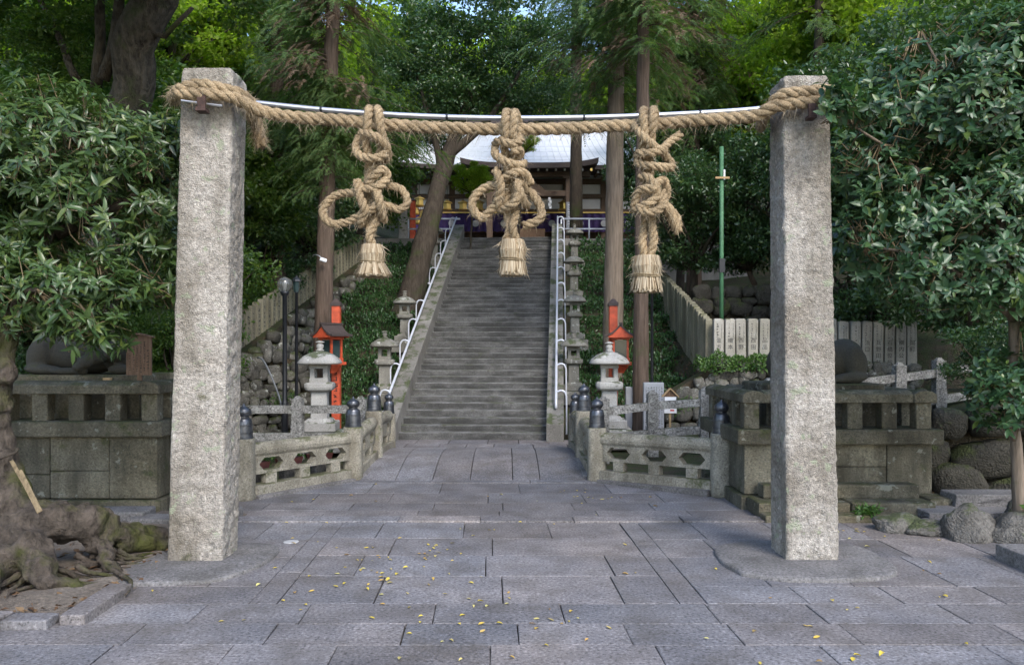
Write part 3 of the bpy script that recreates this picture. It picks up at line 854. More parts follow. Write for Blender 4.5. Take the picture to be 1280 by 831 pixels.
# middle: two loops, longer brush
hanging(639, 144, 'middle straw tassel with drooping side loops in front of the steps', [
    [(646, 158, -0.22), (635, 141, -0.04), (632, 146, 0.12), (632, 166, 0.15), (630, 184, 0.06), (634, 204, 0.02), (634, 232, 0.0), (633, 262, 0.02), (637, 284, 0.05), (632, 304, 0.04)],
    [(650, 158, -0.22), (644, 141, -0.04), (643, 148, 0.12), (641, 168, 0.15), (646, 184, 0.06), (641, 206, 0.02), (641, 232, 0.0), (645, 262, 0.04), (641, 284, 0.10), (646, 304, 0.05)],
    [(618, 182, 0.02), (624, 176, 0.13), (640, 180, 0.18), (650, 176, 0.1), (648, 170, 0.0)],
    [(619, 184, 0.05), (620, 194, 0.12), (634, 203, 0.18), (650, 207, 0.12), (655, 204, 0.0)],
    [(640, 190, 0.17), (650, 188, 0.12), (648, 196, 0.03), (636, 192, -0.05)],
    [(630, 222, 0.12), (642, 216, 0.17), (654, 216, 0.13), (661, 224, 0.06), (663, 231, 0.04)],
    [(619, 212, 0.10), (624, 222, 0.15), (626, 238, 0.15), (622, 252, 0.10), (626, 262, 0.05), (640, 256, 0.16), (648, 246, 0.18), (646, 238, 0.08)],
    {'p': [(622, 232, 0.04), (608, 234, 0.0), (596, 243, 0.0), (590, 255, 0.02), (594, 266, 0.03), (604, 272, 0.04), (614, 262, 0.05), (622, 255, 0.06)], 'r': 0.046},
    {'p': [(650, 226, 0.08), (658, 236, 0.02), (668, 246, 0.0), (676, 260, 0.0), (676, 272, 0.02), (666, 279, 0.02), (654, 282, -0.02)], 'r': 0.046},
    [(646, 226, 0.15), (650, 240, 0.17), (656, 254, 0.12), (660, 258, 0.05)],
], (641, 300, 29, 43, 0.64, 0.0))
# right: large round knot, one tail
hanging(806, 142, 'right straw tassel with a fat round knot and one hanging tail', [
    [(812, 152, -0.22), (805, 138, -0.04), (804, 146, 0.12), (806, 166, 0.14), (803, 184, 0.05), (806, 208, 0.02), (808, 240, -0.03), (806, 280, 0.0), (803, 304, 0.05), (808, 326, 0.04)],
    [(820, 152, -0.22), (817, 138, -0.04), (817, 144, 0.12), (815, 162, 0.14), (814, 184, 0.05), (812, 208, 0.02), (813, 240, -0.03), (815, 280, 0.06), (817, 300, 0.08), (812, 326, 0.05)],
    {'p': [(851, 168, -0.02), (838, 177, 0.02), (826, 187, 0.12), (812, 178, 0.17), (800, 166, 0.14), (794, 156, 0.0)], 'r': 0.042},
    [(797, 200, 0.02), (798, 192, 0.12), (812, 192, 0.18), (826, 188, 0.14), (832, 196, 0.06), (840, 206, 0.02), (836, 210, 0.10), (818, 208, 0.18), (802, 206, 0.12), (796, 200, 0.05)],
    [(800, 222, 0.12), (810, 222, 0.19), (818, 232, 0.21), (822, 244, 0.18), (812, 254, 0.20), (798, 260, 0.14), (790, 262, 0.05)],
    [(792, 258, 0.10), (798, 240, 0.17), (806, 236, 0.22), (816, 236, 0.22), (822, 228, 0.14), (830, 226, 0.06), (834, 240, 0.02), (832, 248, 0.0)],
    [(798, 262, 0.15), (810, 266, 0.2), (824, 262, 0.2), (830, 252, 0.14), (828, 240, 0.08)],
    {'p': [(822, 256, 0.16), (832, 260, 0.14), (840, 272, 0.08), (846, 286, 0.04), (848, 291, 0.03)], 'r': 0.05},
    {'p': [(826, 250, 0.10), (838, 262, 0.05), (846, 272, 0.02), (848, 284, 0.0)], 'r': 0.041},
], (808, 320, 31, 44, 0.68, 0.0))
# ------------------------------------------------------------------ lettering
_glyphs = {}
def glyph_mesh(text, size, mat, depth=0.0015):
    """mesh of one line of characters, centred, standing in the x-z plane and facing -y"""
    key = (text, round(size, 4), mat.name)
    if key in _glyphs: return _glyphs[key]
    cu = bpy.data.curves.new('lettering', 'FONT')
    cu.body = text; cu.size = size; cu.align_x = 'CENTER'; cu.align_y = 'CENTER'; cu.extrude = depth
    cu.resolution_u = 2
    tmp = bpy.data.objects.new('lettering', cu)
    COL.objects.link(tmp)
    dg = bpy.context.evaluated_depsgraph_get()
    me = bpy.data.meshes.new_from_object(tmp.evaluated_get(dg))
    bpy.data.objects.remove(tmp)
    me.transform(Matrix.Rotation(math.pi / 2, 4, 'X'))
    me.materials.clear(); me.materials.append(mat)
    _glyphs[key] = me
    return me
def lettering(text, size, loc, parent, mat, rz=0.0, name='lettering'):
    o = put(name, glyph_mesh(text, size, mat), None, parent)
    o.location = loc; o.rotation_euler = (0, 0, rz)
    return o
def brush_column(mb, x, y, z0, z1, size, rnd):
    """a column of brush strokes too small to read"""
    z = z0
    while z > z1:
        s = size * rnd.uniform(0.7, 1.1)
        for _ in range(rnd.randint(2, 4)):
            a = rnd.choice((0, 0, 1.57, 0.6, -0.6))
            l = s * rnd.uniform(0.4, 0.9); t = s * rnd.uniform(0.10, 0.18)
            mb.box((x + rnd.uniform(-.2, .2) * s, y, z - s * 0.5 + rnd.uniform(-.3, .3) * s), (l, 0.002, t), ry=a)
        z -= s * 1.12

def mapped(mb, fn):
    mb.v = [tuple(fn(Vector(p))) for p in mb.v]
    return mb

# ------------------------------------------------------------------ bridge parapets with bronze-capped posts
CAP = [(0.140, -0.005), (0.140, 0.022), (0.130, 0.028), (0.128, 0.075), (0.133, 0.078), (0.133, 0.092), (0.127, 0.095), (0.124, 0.185), (0.129, 0.188), (0.129, 0.203), (0.122, 0.207), (0.118, 0.255), (0.105, 0.285), (0.078, 0.302), (0.070, 0.312), (0.070, 0.325), (0.092, 0.338), (0.108, 0.365), (0.111, 0.392), (0.098, 0.425), (0.066, 0.450), (0.030, 0.470), (0.014, 0.495), (0.001, 0.515)]
def post(parent, loc, h=0.89, r=0.158, capk=1.0):
    prof = [(r * 1.04, -0.05), (r * 1.03, 0.04), (r, 0.1), (r * 0.985, h - 0.03), (r * 0.94, h)]
    p = MB().lathe(prof, n=24, sq=0.16).build('post', MAT['bridge'], parent, smooth=True, loc=loc)
    MB().lathe([(a * capk, h + b * capk) for a, b in CAP], n=24).build('bronze_cap', MAT['bronze'], p, smooth=True, sharp=28)
    return p
def hex_panel(mb, L, v0, v1, n, th, hw=0.22, hh=0.092):
    cell = L / n; vm = (v0 + v1) / 2 + 0.005
    for k in range(n):
        u0, u1 = k * cell, (k + 1) * cell; c = (u0 + u1) / 2
        mb.prism([(u0, v1), (u0, vm), (c - hw, vm), (c - hw * 0.62, vm + hh), (c + hw * 0.62, vm + hh), (c + hw, vm), (u1, vm), (u1, v1)], 'y', -th / 2, th / 2)
        mb.prism([(u0, vm), (u0, v0), (u1, v0), (u1, vm), (c + hw, vm), (c + hw * 0.62, vm - hh), (c - hw * 0.62, vm - hh), (c - hw, vm)], 'y', -th / 2, th / 2)
def bay(parent, A, B, n=3, post_r=0.15, hw=0.225):
    """rail, pierced panel, blocks and base between two posts; A, B world points at ground level"""
    A, B = Vector(A) - parent.location, Vector(B) - parent.location
    dv = B - A; L = math.hypot(dv.x, dv.y)
    t = Vector((dv.x / L, dv.y / L, 0)); sl = dv.z / L; nrm = Vector((-t.y, t.x, 0))
    u0, u1 = post_r * 0.85, L - post_r * 0.85
    fn = lambda p: A + t * (p.x + u0) + nrm * p.y + Vector((0, 0, p.z + sl * (p.x + u0)))
    W = u1 - u0
    prof = [(0.11 * math.cos(a), 0.70 + 0.115 * math.sin(a)) for a in np.linspace(0, 2 * math.pi, 14, endpoint=False)]
    mapped(MB().prism(prof, 'x', 0, W), fn).build('rail', MAT['bridge'], parent, smooth=False, bevel=0.01)
    mb = MB(); hex_panel(mb, W, 0.345, 0.615, n, 0.13, hw)
    mapped(mb, fn).build('pierced_panel', MAT['bridge'], parent)
    for k in range(n):
        c = (k + 0.5) * W / n
        mapped(MB().box((c, 0, 0.268), (0.20 if n > 2 else 0.16, 0.14, 0.156)), fn).build('block', MAT['bridge'], parent, bevel=0.008)
    mapped(MB().box((W / 2, 0, 0.08), (W, 0.24, 0.225)), fn).build('base', MAT['bridge'], parent, bevel=0.012)
    mapped(MB().box((W / 2, 0.0, 0.0), (W * 1.0, 0.42, 0.10)), fn).build('kerb', MAT['footing'], parent, bevel=0.012)
def parapet(pts, label, capk):
    o = thing('stone_parapet', (*pts[0][:2], 0), label, 'parapet', 'stone parapets of the bridge')
    for i, p in enumerate(pts):
        last = i == len(pts) - 1
        post(o, Vector(p) - o.location, 0.89 if not last else 0.74, 0.158 if not last else 0.135, 1.0 if not last else 0.86)
    for i in range(len(pts) - 1):
        bay(o, pts[i], pts[i + 1], 3 if i == 0 else 2, hw=0.225 if i == 0 else 0.14)
    return o
parapet([(-3.93, 11.72, 0.0), (-2.68, 13.5, 0.0), (-2.56, 14.85, 0.165), (-2.54, 16.5, 0.13)], 'stone parapet with dark bronze post caps on the left of the bridge', 1)
parapet([(3.13, 11.95, 0.05), (1.42, 13.38, 0.0), (1.335, 14.85, 0.165), (1.30, 16.5, 0.13)], 'stone parapet with dark bronze post caps on the right of the bridge', 1)

# ------------------------------------------------------------------ rough granite post-and-rail fences
def rough_box(mb, c, s, seed, amp=0.02, n=5):
    """hewn block: a box with subdivided, pitted faces"""
    m = MB().box((0, 0, 0), s)
    bm = bmesh.new()
    vs = [bm.verts.new(p) for p in m.v]
    for f in m.f: bm.faces.new([vs[i] for i in f])
    bmesh.ops.subdivide_edges(bm, edges=bm.edges[:], cuts=n, use_grid_fill=True)
    out = [];
    for v in bm.verts:
        p = v.co + Vector(c)
        d = amp * noise.noise(p * 14 + Vector((seed, 0, 0))) + amp * 0.6 * noise.noise(p * 31 + Vector((0, seed, 0)))
        q = v.co.normalized()
        out.append(p + Vector((q.x, q.y, 0.3 * q.z)) * d)
    bm.verts.index_update()
    fs = [[v.index for v in f.verts] for f in bm.faces]
    bm.free()
    mb.add(out, fs)
    return mb
def rough_fence(posts, label, rails=(0.98, 0.45), h=1.2):
    o = thing('granite_fence', posts[0], label, 'fence', 'rough granite post and rail fences')
    P = [Vector(p) - o.location for p in posts]
    for i, p in enumerate(P):
        q = rough_box(MB(), p + Vector((0, 0, h / 2)), (0.20, 0.20, h), i * 3.7, 0.03, 6)
        q.add(*((lambda b: (b.v, b.f))(MB().box(p + Vector((0, 0, h + 0.02)), (0.17, 0.17, 0.08), taper=0.35))))
        q.build('post', MAT['rough_granite'], o)
    for i in range(len(P) - 1):
        for r in rails:
            a, b = P[i] + Vector((0, 0, r)), P[i + 1] + Vector((0, 0, r))
            d = b - a
            m = rough_box(MB(), (0, 0, 0), (d.length - 0.16, 0.13, 0.15), i * 5.1 + r, 0.025, 8)
            R = d.to_track_quat('X', 'Z').to_matrix()
            mapped(m, lambda p: R @ p + (a + b) / 2).build('rail', MAT['rough_granite'], o)
    return o
rough_fence([(-5.75, 15.5, 0.05), (-4.15, 15.5, 0.05), (-2.93, 15.5, 0.05)], 'rough hewn granite fence behind the left parapet', h=1.18)
rough_fence([(1.75, 15.3, 0.02), (2.72, 15.5, 0.12), (3.76, 15.6, 0.18), (5.0, 15.6, 0.36), (6.3, 15.6, 0.5), (7.55, 15.6, 0.66), (8.38, 15.7, 0.75), (9.8, 15.9, 0.95)], 'rough hewn granite fence climbing behind the right plinth', h=1.22)

# ------------------------------------------------------------------ plinths with balustrades
def plinth(x0, x1, yf, depth, zcap, label, name='stone_plinth'):
    o = thing(name, ((x0 + x1) / 2, yf + depth / 2, 0), label, 'plinth', 'balustraded stone plinths')
    W = x1 - x0; hx = W / 2; hy = depth / 2
    zt = zcap; capn = 0.17; bal = 0.36; led = 0.21
    z_led1 = zt - capn - bal; z_led0 = z_led1 - led
    zb = 0.20
    # wall blocks: front, sides
    cuts = [0, 0.20, 0.46, 0.76, 1.0] if W > 2.3 else [0, .5, 1]
    for i in range(len(cuts) - 1):
        a, b = -hx + W * cuts[i] + 0.004, -hx + W * cuts[i + 1] - 0.004
        zs = [zb, (zb + z_led0) / 2 + random.uniform(-.1, .1), z_led0] if i in (1, 2) else [zb, z_led0]
        for k in range(len(zs) - 1):
            MB().box(((a + b) / 2, -hy + 0.2 + (0.012 if i in (1, 2) else 0), (zs[k] + zs[k + 1]) / 2), (b - a, 0.4, zs[k + 1] - zs[k] - 0.006)).build('wall_block', MAT['plinth'], o, bevel=0.01)
    for sx in (-1, 1):
        n = 3
        for k in range(n):
            a = -hy + 0.41 + (depth - 0.41) * k / n; b = -hy + 0.41 + (depth - 0.41) * (k + 1) / n - 0.008
            MB().box((sx * (hx - 0.2), (a + b) / 2, (zb + z_led0) / 2), (0.39, b - a, z_led0 - zb - 0.006)).build('wall_block', MAT['plinth'], o, bevel=0.01)
    MB().box((0, 0.1, (zb + z_led0) / 2 - 0.03), (W - 0.9, depth - 0.9, z_led0 - zb)).build('fill', MAT['plinth'], o)
    # plinth course
    for a, b in ((-hx - 0.06, -0.02), (-0.01, hx + 0.06)):
        MB().box(((a + b) / 2, 0.0, zb / 2 - 0.01), (b - a, depth + 0.14, zb)).build('base_course', MAT['plinth'], o, bevel=0.015)
    # ledge, balusters, cap
    MB().box((0, 0, (z_led0 + z_led1) / 2), (W + 0.22, depth + 0.22, led)).build('ledge', MAT['plinth'], o, bevel=0.018)
    nb = max(3, int(round(W / 0.5)))
    for k in range(nb + 1):
        x = -hx + 0.11 + (W - 0.22) * k / nb
        for y in (-hy + 0.11, hy - 0.11):
            MB().box((x, y, (z_led1 + zt - capn) / 2), (0.21, 0.20, bal + 0.004)).build('baluster', MAT['plinth'], o, bevel=0.01)
    for k in range(1, 4):
        y = -hy + 0.11 + (depth - 0.22) * k / 4
        for sx in (-1, 1):
            MB().box((sx * (hx - 0.11), y, (z_led1 + zt - capn) / 2), (0.20, 0.21, bal + 0.004)).build('baluster', MAT['plinth'], o, bevel=0.01)
    zc = zt - capn
    prof = lambda w: [(-w, zc), (w, zc), (w, zc + 0.115), (w * 0.6, zc + 0.155), (0, zc + 0.172), (-w * 0.6, zc + 0.155), (-w, zc + 0.115)]
    for y in (-hy + 0.12, hy - 0.12):
        MB().prism([(y + a, b) for a, b in prof(0.155)], 'x', -hx + 0.27, hx - 0.27).build('cap_rail', MAT['plinth'], o, bevel=0.008)
    for sx in (-1, 1):
        MB().prism([(sx * (hx - 0.12) + a, b) for a, b in prof(0.155)], 'y', -hy - 0.06, hy + 0.06).build('cap_rail', MAT['plinth'], o, bevel=0.008)
    # the stand inside that carries the statue
    MB().box((0, 0.05, (z_led1 + zt) / 2 + 0.02), (W - 0.9, depth - 0.75, zt - z_led1 + 0.10)).build('statue_stand', MAT['plinth'], o, bevel=0.02)
    o['top'] = zt + 0.07
    return o
PLL = plinth(-7.40, -4.74, 10.68, 2.0, 1.77, 'mossy stone plinth with a low balustrade on the left, behind the tree roots')
PLR = plinth(3.19, 5.78, 11.0, 2.0, 1.63, 'stone plinth with a low balustrade on the right, behind the right pillar')
# steps in front of the right plinth
st = thing('stone_steps', (4.5, 10.6, 0), 'low worn stone steps against the foot of the right plinth', 'steps')
for x0, x1, y0, y1, z0, z1 in ((-1.15, 0.95, 0.08, 0.34, 0.2, 0.385), (-1.3, -0.1, -0.22, 0.32, 0.0, 0.20), (-0.09, 1.0, -0.24, 0.32, 0.0, 0.205), (1.01, 1.35, -0.05, 0.4, 0.0, 0.22), (-1.3, 0.65, -0.48, -0.23, -0.02, 0.09)):
    MB().box(((x0 + x1) / 2, (y0 + y1) / 2, (z0 + z1) / 2), (x1 - x0 - 0.01, y1 - y0, z1 - z0)).build('step_block', MAT['plinth'], st, bevel=0.02, seg=2)
st2 = thing('stone_steps', (-4.75, 10.3, 0), 'flat stepping stones at the foot of the left plinth', 'steps')
for x, y, w, d, h, r in ((-0.45, -0.05, 1.1, 0.42, 0.17, 0.05), (0.35, -0.25, 0.75, 0.35, 0.12, -0.1), (0.9, 0.05, 0.6, 0.5, 0.14, 0.05)):
    MB().box((x, y, h / 2 - 0.02), (w, d, h), rz=r).build('step_block', MAT['footing'], st2, bevel=0.025, seg=2)

# ------------------------------------------------------------------ reclining beasts on the plinths
def blob(parts, voxel=0.035, smooth=6):
    """one continuous body from overlapping ellipsoids (c, r, rot_y, rot_z)"""
    bm = bmesh.new()
    for c, r, ry, rz in parts:
        M = Matrix.Translation(Vector(c)) @ Matrix.Rotation(rz, 4, 'Z') @ Matrix.Rotation(ry, 4, 'Y') @ Matrix.Diagonal((*r, 1))
        bmesh.ops.create_icosphere(bm, subdivisions=3, radius=1.0, matrix=M)
    me = bpy.data.meshes.new('body'); bm.to_mesh(me); bm.free()
    o = bpy.data.objects.new('body', me); COL.objects.link(o)
    m = o.modifiers.new('r', 'REMESH'); m.mode = 'VOXEL'; m.voxel_size = voxel
    s = o.modifiers.new('s', 'SMOOTH'); s.iterations = smooth; s.factor = 0.5
    dg = bpy.context.evaluated_depsgraph_get()
    me2 = bpy.data.meshes.new_from_object(o.evaluated_get(dg))
    bpy.data.objects.remove(o)
    me2.polygons.foreach_set('use_smooth', np.ones(len(me2.polygons), dtype=bool))
    return me2
BEAST = blob([
    ((0.0, 0.06, 0.26), (0.58, 0.31, 0.27), 0.0, 0.0),            # trunk
    ((-0.36, 0.05, 0.29), (0.27, 0.31, 0.27), 0.0, 0.0),          # rump
    ((-0.42, -0.20, 0.24), (0.15, 0.13, 0.25), 0.18, 0.0),        # near thigh
    ((-0.30, -0.31, 0.07), (0.26, 0.075, 0.068), 0.05, -0.04),    # near hind shank
    ((0.02, -0.36, 0.05), (0.22, 0.06, 0.05), 0.0, 0.06),         # hind foot
    ((0.22, -0.38, 0.045), (0.07, 0.055, 0.045), 0.0, 0.0),       # hind hoof
    ((0.50, 0.05, 0.25), (0.23, 0.27, 0.25), 0.0, 0.0),           # shoulder
    ((0.62, -0.22, 0.07), (0.16, 0.065, 0.07), 0.0, 0.2),         # foreleg
    ((0.50, -0.18, 0.30), (0.17, 0.15, 0.15), 0.3, 0.5),          # neck turned back
    ((0.36, -0.33, 0.25), (0.13, 0.11, 0.115), 0.35, 0.15),       # head
    ((0.27, -0.41, 0.17), (0.10, 0.075, 0.075), 0.5, 0.1),        # cheek
    ((0.20, -0.46, 0.10), (0.065, 0.055, 0.055), 0.5, 0.1),       # muzzle
    ((0.24, -0.33, 0.37), (0.03, 0.026, 0.085), -0.6, 0.0),       # ear
    ((0.44, -0.30, 0.385), (0.03, 0.026, 0.085), 0.6, 0.0),       # ear
    ((0.30, -0.45, 0.215), (0.03, 0.02, 0.014), 0.3, 0.0),        # brow
    ((-0.64, 0.05, 0.24), (0.05, 0.06, 0.15), 0.1, 0.0),          # tail
], 0.02, 2)
b1 = put('beast_statue', BEAST, MAT['statue'], None, loc=(-6.22, 11.55, PLL['top'] - 0.005))
b1.scale = (1.12, 1.12, 1.08)
tag(b1, 'dark stone statue of a reclining beast on the left plinth, head turned back', 'statue', 'reclining beast statues')
b2 = put('beast_statue', BEAST, None, None, loc=(4.60, 11.95, PLR['top'] - 0.005))
b2.scale = (-1.06, 1.0, 1.18)
tag(b2, 'dark stone statue of a reclining beast half hidden behind the right pillar', 'statue', 'reclining beast statues')

# wooden notice board on the left plinth
nb = thing('notice_board', at(174, 474, 10.98), 'small brown wooden notice board with black vertical writing beside the left statue', 'notice board')
nb.location.z = 1.70
W, Hh = 0.345, 0.55
MB().prism([(-W / 2, 0.14), (W / 2, 0.14), (W / 2, 0.14 + Hh - 0.035), (0, 0.14 + Hh), (-W / 2, 0.14 + Hh - 0.035)], 'y', -0.012, 0.012).build('board', MAT['wood'], nb)
MB().box((0.0, 0.02, 0.08), (0.06, 0.035, 0.42)).build('post', MAT['wood'], nb)
for s in (-1, 1):
    MB().bar((s * 0.20, 0, 0.14 + Hh - 0.03), (0, 0, 0.14 + Hh + 0.018), 0.09, 0.02).build('roof_board', MAT['wood'], nb)
rnd = random.Random(5)
ink = MB()
for k in range(6):
    brush_column(ink, W / 2 - 0.045 - k * 0.05, -0.0145, (0.14 + Hh - 0.08) if k else 0.50, 0.19 + rnd.uniform(0, .05), 0.03 if k else 0.042, rnd)
tag(ink.build('writing', MAT['ink'], nb), kind='stuff')
MB().box((-0.42, -0.03, 0.09), (0.10, 0.06, 0.03)).build('offering_block', MAT['pale_wood'], nb)

# ------------------------------------------------------------------ stone lanterns
def stone_lantern(loc, s, label, mat, rz=0.0, plan=0.35, group='stone lanterns'):
    """1.95 m tall at s = 1"""
    o = thing('stone_lantern', loc, label, 'lantern', group, rz)
    o.scale = (s, s, s)
    MB().box((0, 0, 0.0), (0.86, 0.86, 0.38)).build('base', mat, o, bevel=0.02)
    MB().box((0, 0, 0.28), (0.66, 0.66, 0.18)).build('base', mat, o, bevel=0.02)
    MB().box((0, 0, 0.40), (0.52, 0.52, 0.07), taper=0.8).build('base', mat, o, bevel=0.01)
    MB().box((0, 0, 0.68), (0.31, 0.31, 0.52), taper=0.94).build('shaft', mat, o, bevel=0.015)
    MB().lathe([(0.165, 0.93), (0.25, 0.97), (0.265, 1.02), (0.265, 1.085), (0.24, 1.11), (0.16, 1.112)], n=24, sq=plan + 0.35).build('platform', mat, o, smooth=False, bevel=0.01)
    f = MB()
    w = 0.155
    for sx in (-1, 1):
        for sy in (-1, 1):
            f.box((sx * w * 0.78, sy * w * 0.78, 1.275), (0.085, 0.085, 0.33))
    f.build('firebox', mat, o, bevel=0.005)
    MB().box((0, 0, 1.15), (0.345, 0.345, 0.085)).build('firebox_sill', mat, o, bevel=0.006)
    MB().box((0, 0, 1.41), (0.35, 0.35, 0.075)).build('firebox_lintel', mat, o, bevel=0.006)
    rf = [(0.18, 1.445), (0.34, 1.448), (0.385, 1.462), (0.392, 1.485), (0.345, 1.555), (0.26, 1.625), (0.16, 1.675), (0.085, 1.695), (0.05, 1.70)]
    MB().lathe(rf, n=28, sq=plan).build('roof', mat, o, smooth=True)
    MB().lathe([(0.05, 1.69), (0.078, 1.71), (0.078, 1.725), (0.05, 1.735), (0.062, 1.76), (0.07, 1.79), (0.064, 1.82), (0.04, 1.845), (0.03, 1.85), (0.085, 1.862), (0.085, 1.875), (0.03, 1.895), (0.001, 1.90)], n=16).build('finial', mat, o, smooth=True)
    return o
stone_lantern((-4.08, 17.0, 0.25), 1.12, 'pale stone lantern with mushroom roof in front of the left red light', MAT['lantern'], 0.08)
stone_lantern((2.12, 17.45, 0.27), 1.10, 'pale stone lantern with mushroom roof in front of the right red light', MAT['lantern'], -0.06)
for (px, d, s, lab) in ((481, 20.5, 0.93, 'mossy stone lantern left of the steps, lowest of its row'), (506, 23.2, 0.86, 'mossy stone lantern left of the steps, second from the bottom'), (527, 26.0, 0.86, 'mossy stone lantern half behind the leaning trunk left of the steps'), (543, 29.0, 0.85, 'mossy stone lantern left of the steps, near the stair head')):
    stone_lantern(((px - 640) * d / 1000, d, slope_z(d) - 0.05), s, lab, MAT['lantern_old'], 0.05)
for (px, d, s, lab) in ((717, 20.6, 0.90, 'old stone lantern right of the steps, lowest of its row'), (718.5, 23.3, 0.86, 'old stone lantern right of the steps, second from the bottom'), (717.5, 26.2, 0.86, 'old stone lantern right of the steps, third from the bottom'), (718, 28.9, 0.84, 'old stone lantern right of the steps, topmost of its row')):
    stone_lantern(((px - 640) * d / 1000, d, slope_z(d) - 0.05), s, lab, MAT['lantern_old'], -0.04)

# ------------------------------------------------------------------ inscribed stone fences
def fence_post(parent, p, h, w, t, mat, rz, chars=(), marks=0, seed=0, csize=0.13):
    o = MB().add(*(lambda b: (b.v, b.f))(MB().box((0, 0, h / 2), (w, t, h)).add(*(lambda c: (c.v, c.f))(MB().box((0, 0, h + 0.012), (w, t, 0.024), taper=0.7))))).build('fence_post', mat, parent, bevel=0.008)
    o.location = p; o.rotation_euler = (random.uniform(-.012, .012), random.uniform(-.015, .015), rz + random.uniform(-.02, .02))
    y = -t / 2 - 0.003
    if chars:
        z = chars[0]
        for ch in chars[1]:
            lettering(ch, csize, (0, y, z), o, MAT['engraved']); z -= csize * 1.18
    if marks:
        r = random.Random(seed); mb = MB()
        if marks == 1:
            brush_column(mb, -0.035 if chars else 0.0, y, h - 0.08, h - 0.42, 0.055, r)
            brush_column(mb, 0.065, y, h - 0.10, h - 0.45, 0.035, r)
        else:
            brush_column(mb, 0.0, y, h - 0.15, 0.25, 0.12, r)
        tag(mb.build('writing', MAT['engraved'], o), kind='stuff')
    return o
fr = thing('inscribed_fence', (4.7, 19.0, 1.6), 'straight row of inscribed stone fence posts behind the right pillar', 'fence')
names = ['金方', '橋本', '西野', '西田', '品品', '川', '', '', '', '', '島', '', '', '', '浜口', '兵野田恭', '石橋俊和', '横内公二', '岡町']
px0, px1 = 896, 1139
for k in range(18):
    px = 897.5 + k * (1138.5 - 897.5) / 17
    p = at(px, 0, 19.0); bottom = 436 + 0  # levels along the row
    right = px > 1050
    zb = 1.55 if not right else 1.50
    zt = EYE + (436 - (399.5 if not right else 402.5)) * 19.0 / 1000
    h = zt - zb
    idx = k if k < 6 else k + 1
    nm = names[idx] if idx < len(names) else ''
    fence_post(fr, Vector((p.x, 19.0, zb)) - fr.location, h, 0.228, 0.16, MAT['post_stone'], 0.0, (h - 0.50, nm) if nm else (), 1, k)
fd = thing('inscribed_fence', (4.72, 19.4, 1.7), 'stone fence climbing the bank on the right, seen end on', 'fence')
for k in range(24):
    y = 19.35 + k * 0.29
    z0 = 1.62 + 0.26 * (y - 19.2); x = right_fence_x(y)
    fence_post(fd, Vector((x, y, z0 - 0.25)) - fd.location, 1.50, 0.23, 0.16, MAT['post_old'], -math.pi / 2, (), 0, k)
fl = thing('inscribed_fence', (-6.7, 19.9, 1.9), 'stone fence with dark marks climbing the bank on the left', 'fence')
for k in range(33):
    y = 19.3 + k * 0.30
    z0 = 2.0 + 0.345 * (y - 20)
    x = left_fence_x(y)
    fence_post(fl, Vector((x, y, z0 - 0.2)) - fl.location, 1.32, 0.22, 0.15, MAT['post_old'], math.pi / 2 + 0.13 - 0.25, (), 2, 100 + k)

# ------------------------------------------------------------------ rubble walls: every stone a piece
STONES = []
for k in range(9):
    rs_ = random.Random(50 + k)
    bm = bmesh.new()
    bmesh.ops.create_icosphere(bm, subdivisions=2, radius=0.62)
    planes = [(Vector((sx, 0, 0)), 0.45) for sx in (-1, 1)] + [(Vector((0, sy, 0)), 0.42) for sy in (-1, 1)] + [(Vector((0, 0, sz)), 0.44) for sz in (-1, 1)]
    planes += [(Vector((rs_.gauss(0, 1), rs_.gauss(0, 1), rs_.gauss(0, 1))).normalized(), rs_.uniform(0.40, 0.52)) for _ in range(7)]
    for v in bm.verts:
        c = v.co.copy()
        for n_, h_ in planes:
            e = c.dot(n_) - h_
            if e > 0: c -= n_ * e
        c += c.normalized() * 0.035 * noise.noise(c * 5 + Vector((k * 9, 0, 0)))
        v.co = c
    me = bpy.data.meshes.new('stone'); bm.to_mesh(me); bm.free()
    me.polygons.foreach_set('use_smooth', np.ones(len(me.polygons), dtype=bool))
    me.materials.append(MAT['rubble'])
    STONES.append(me)
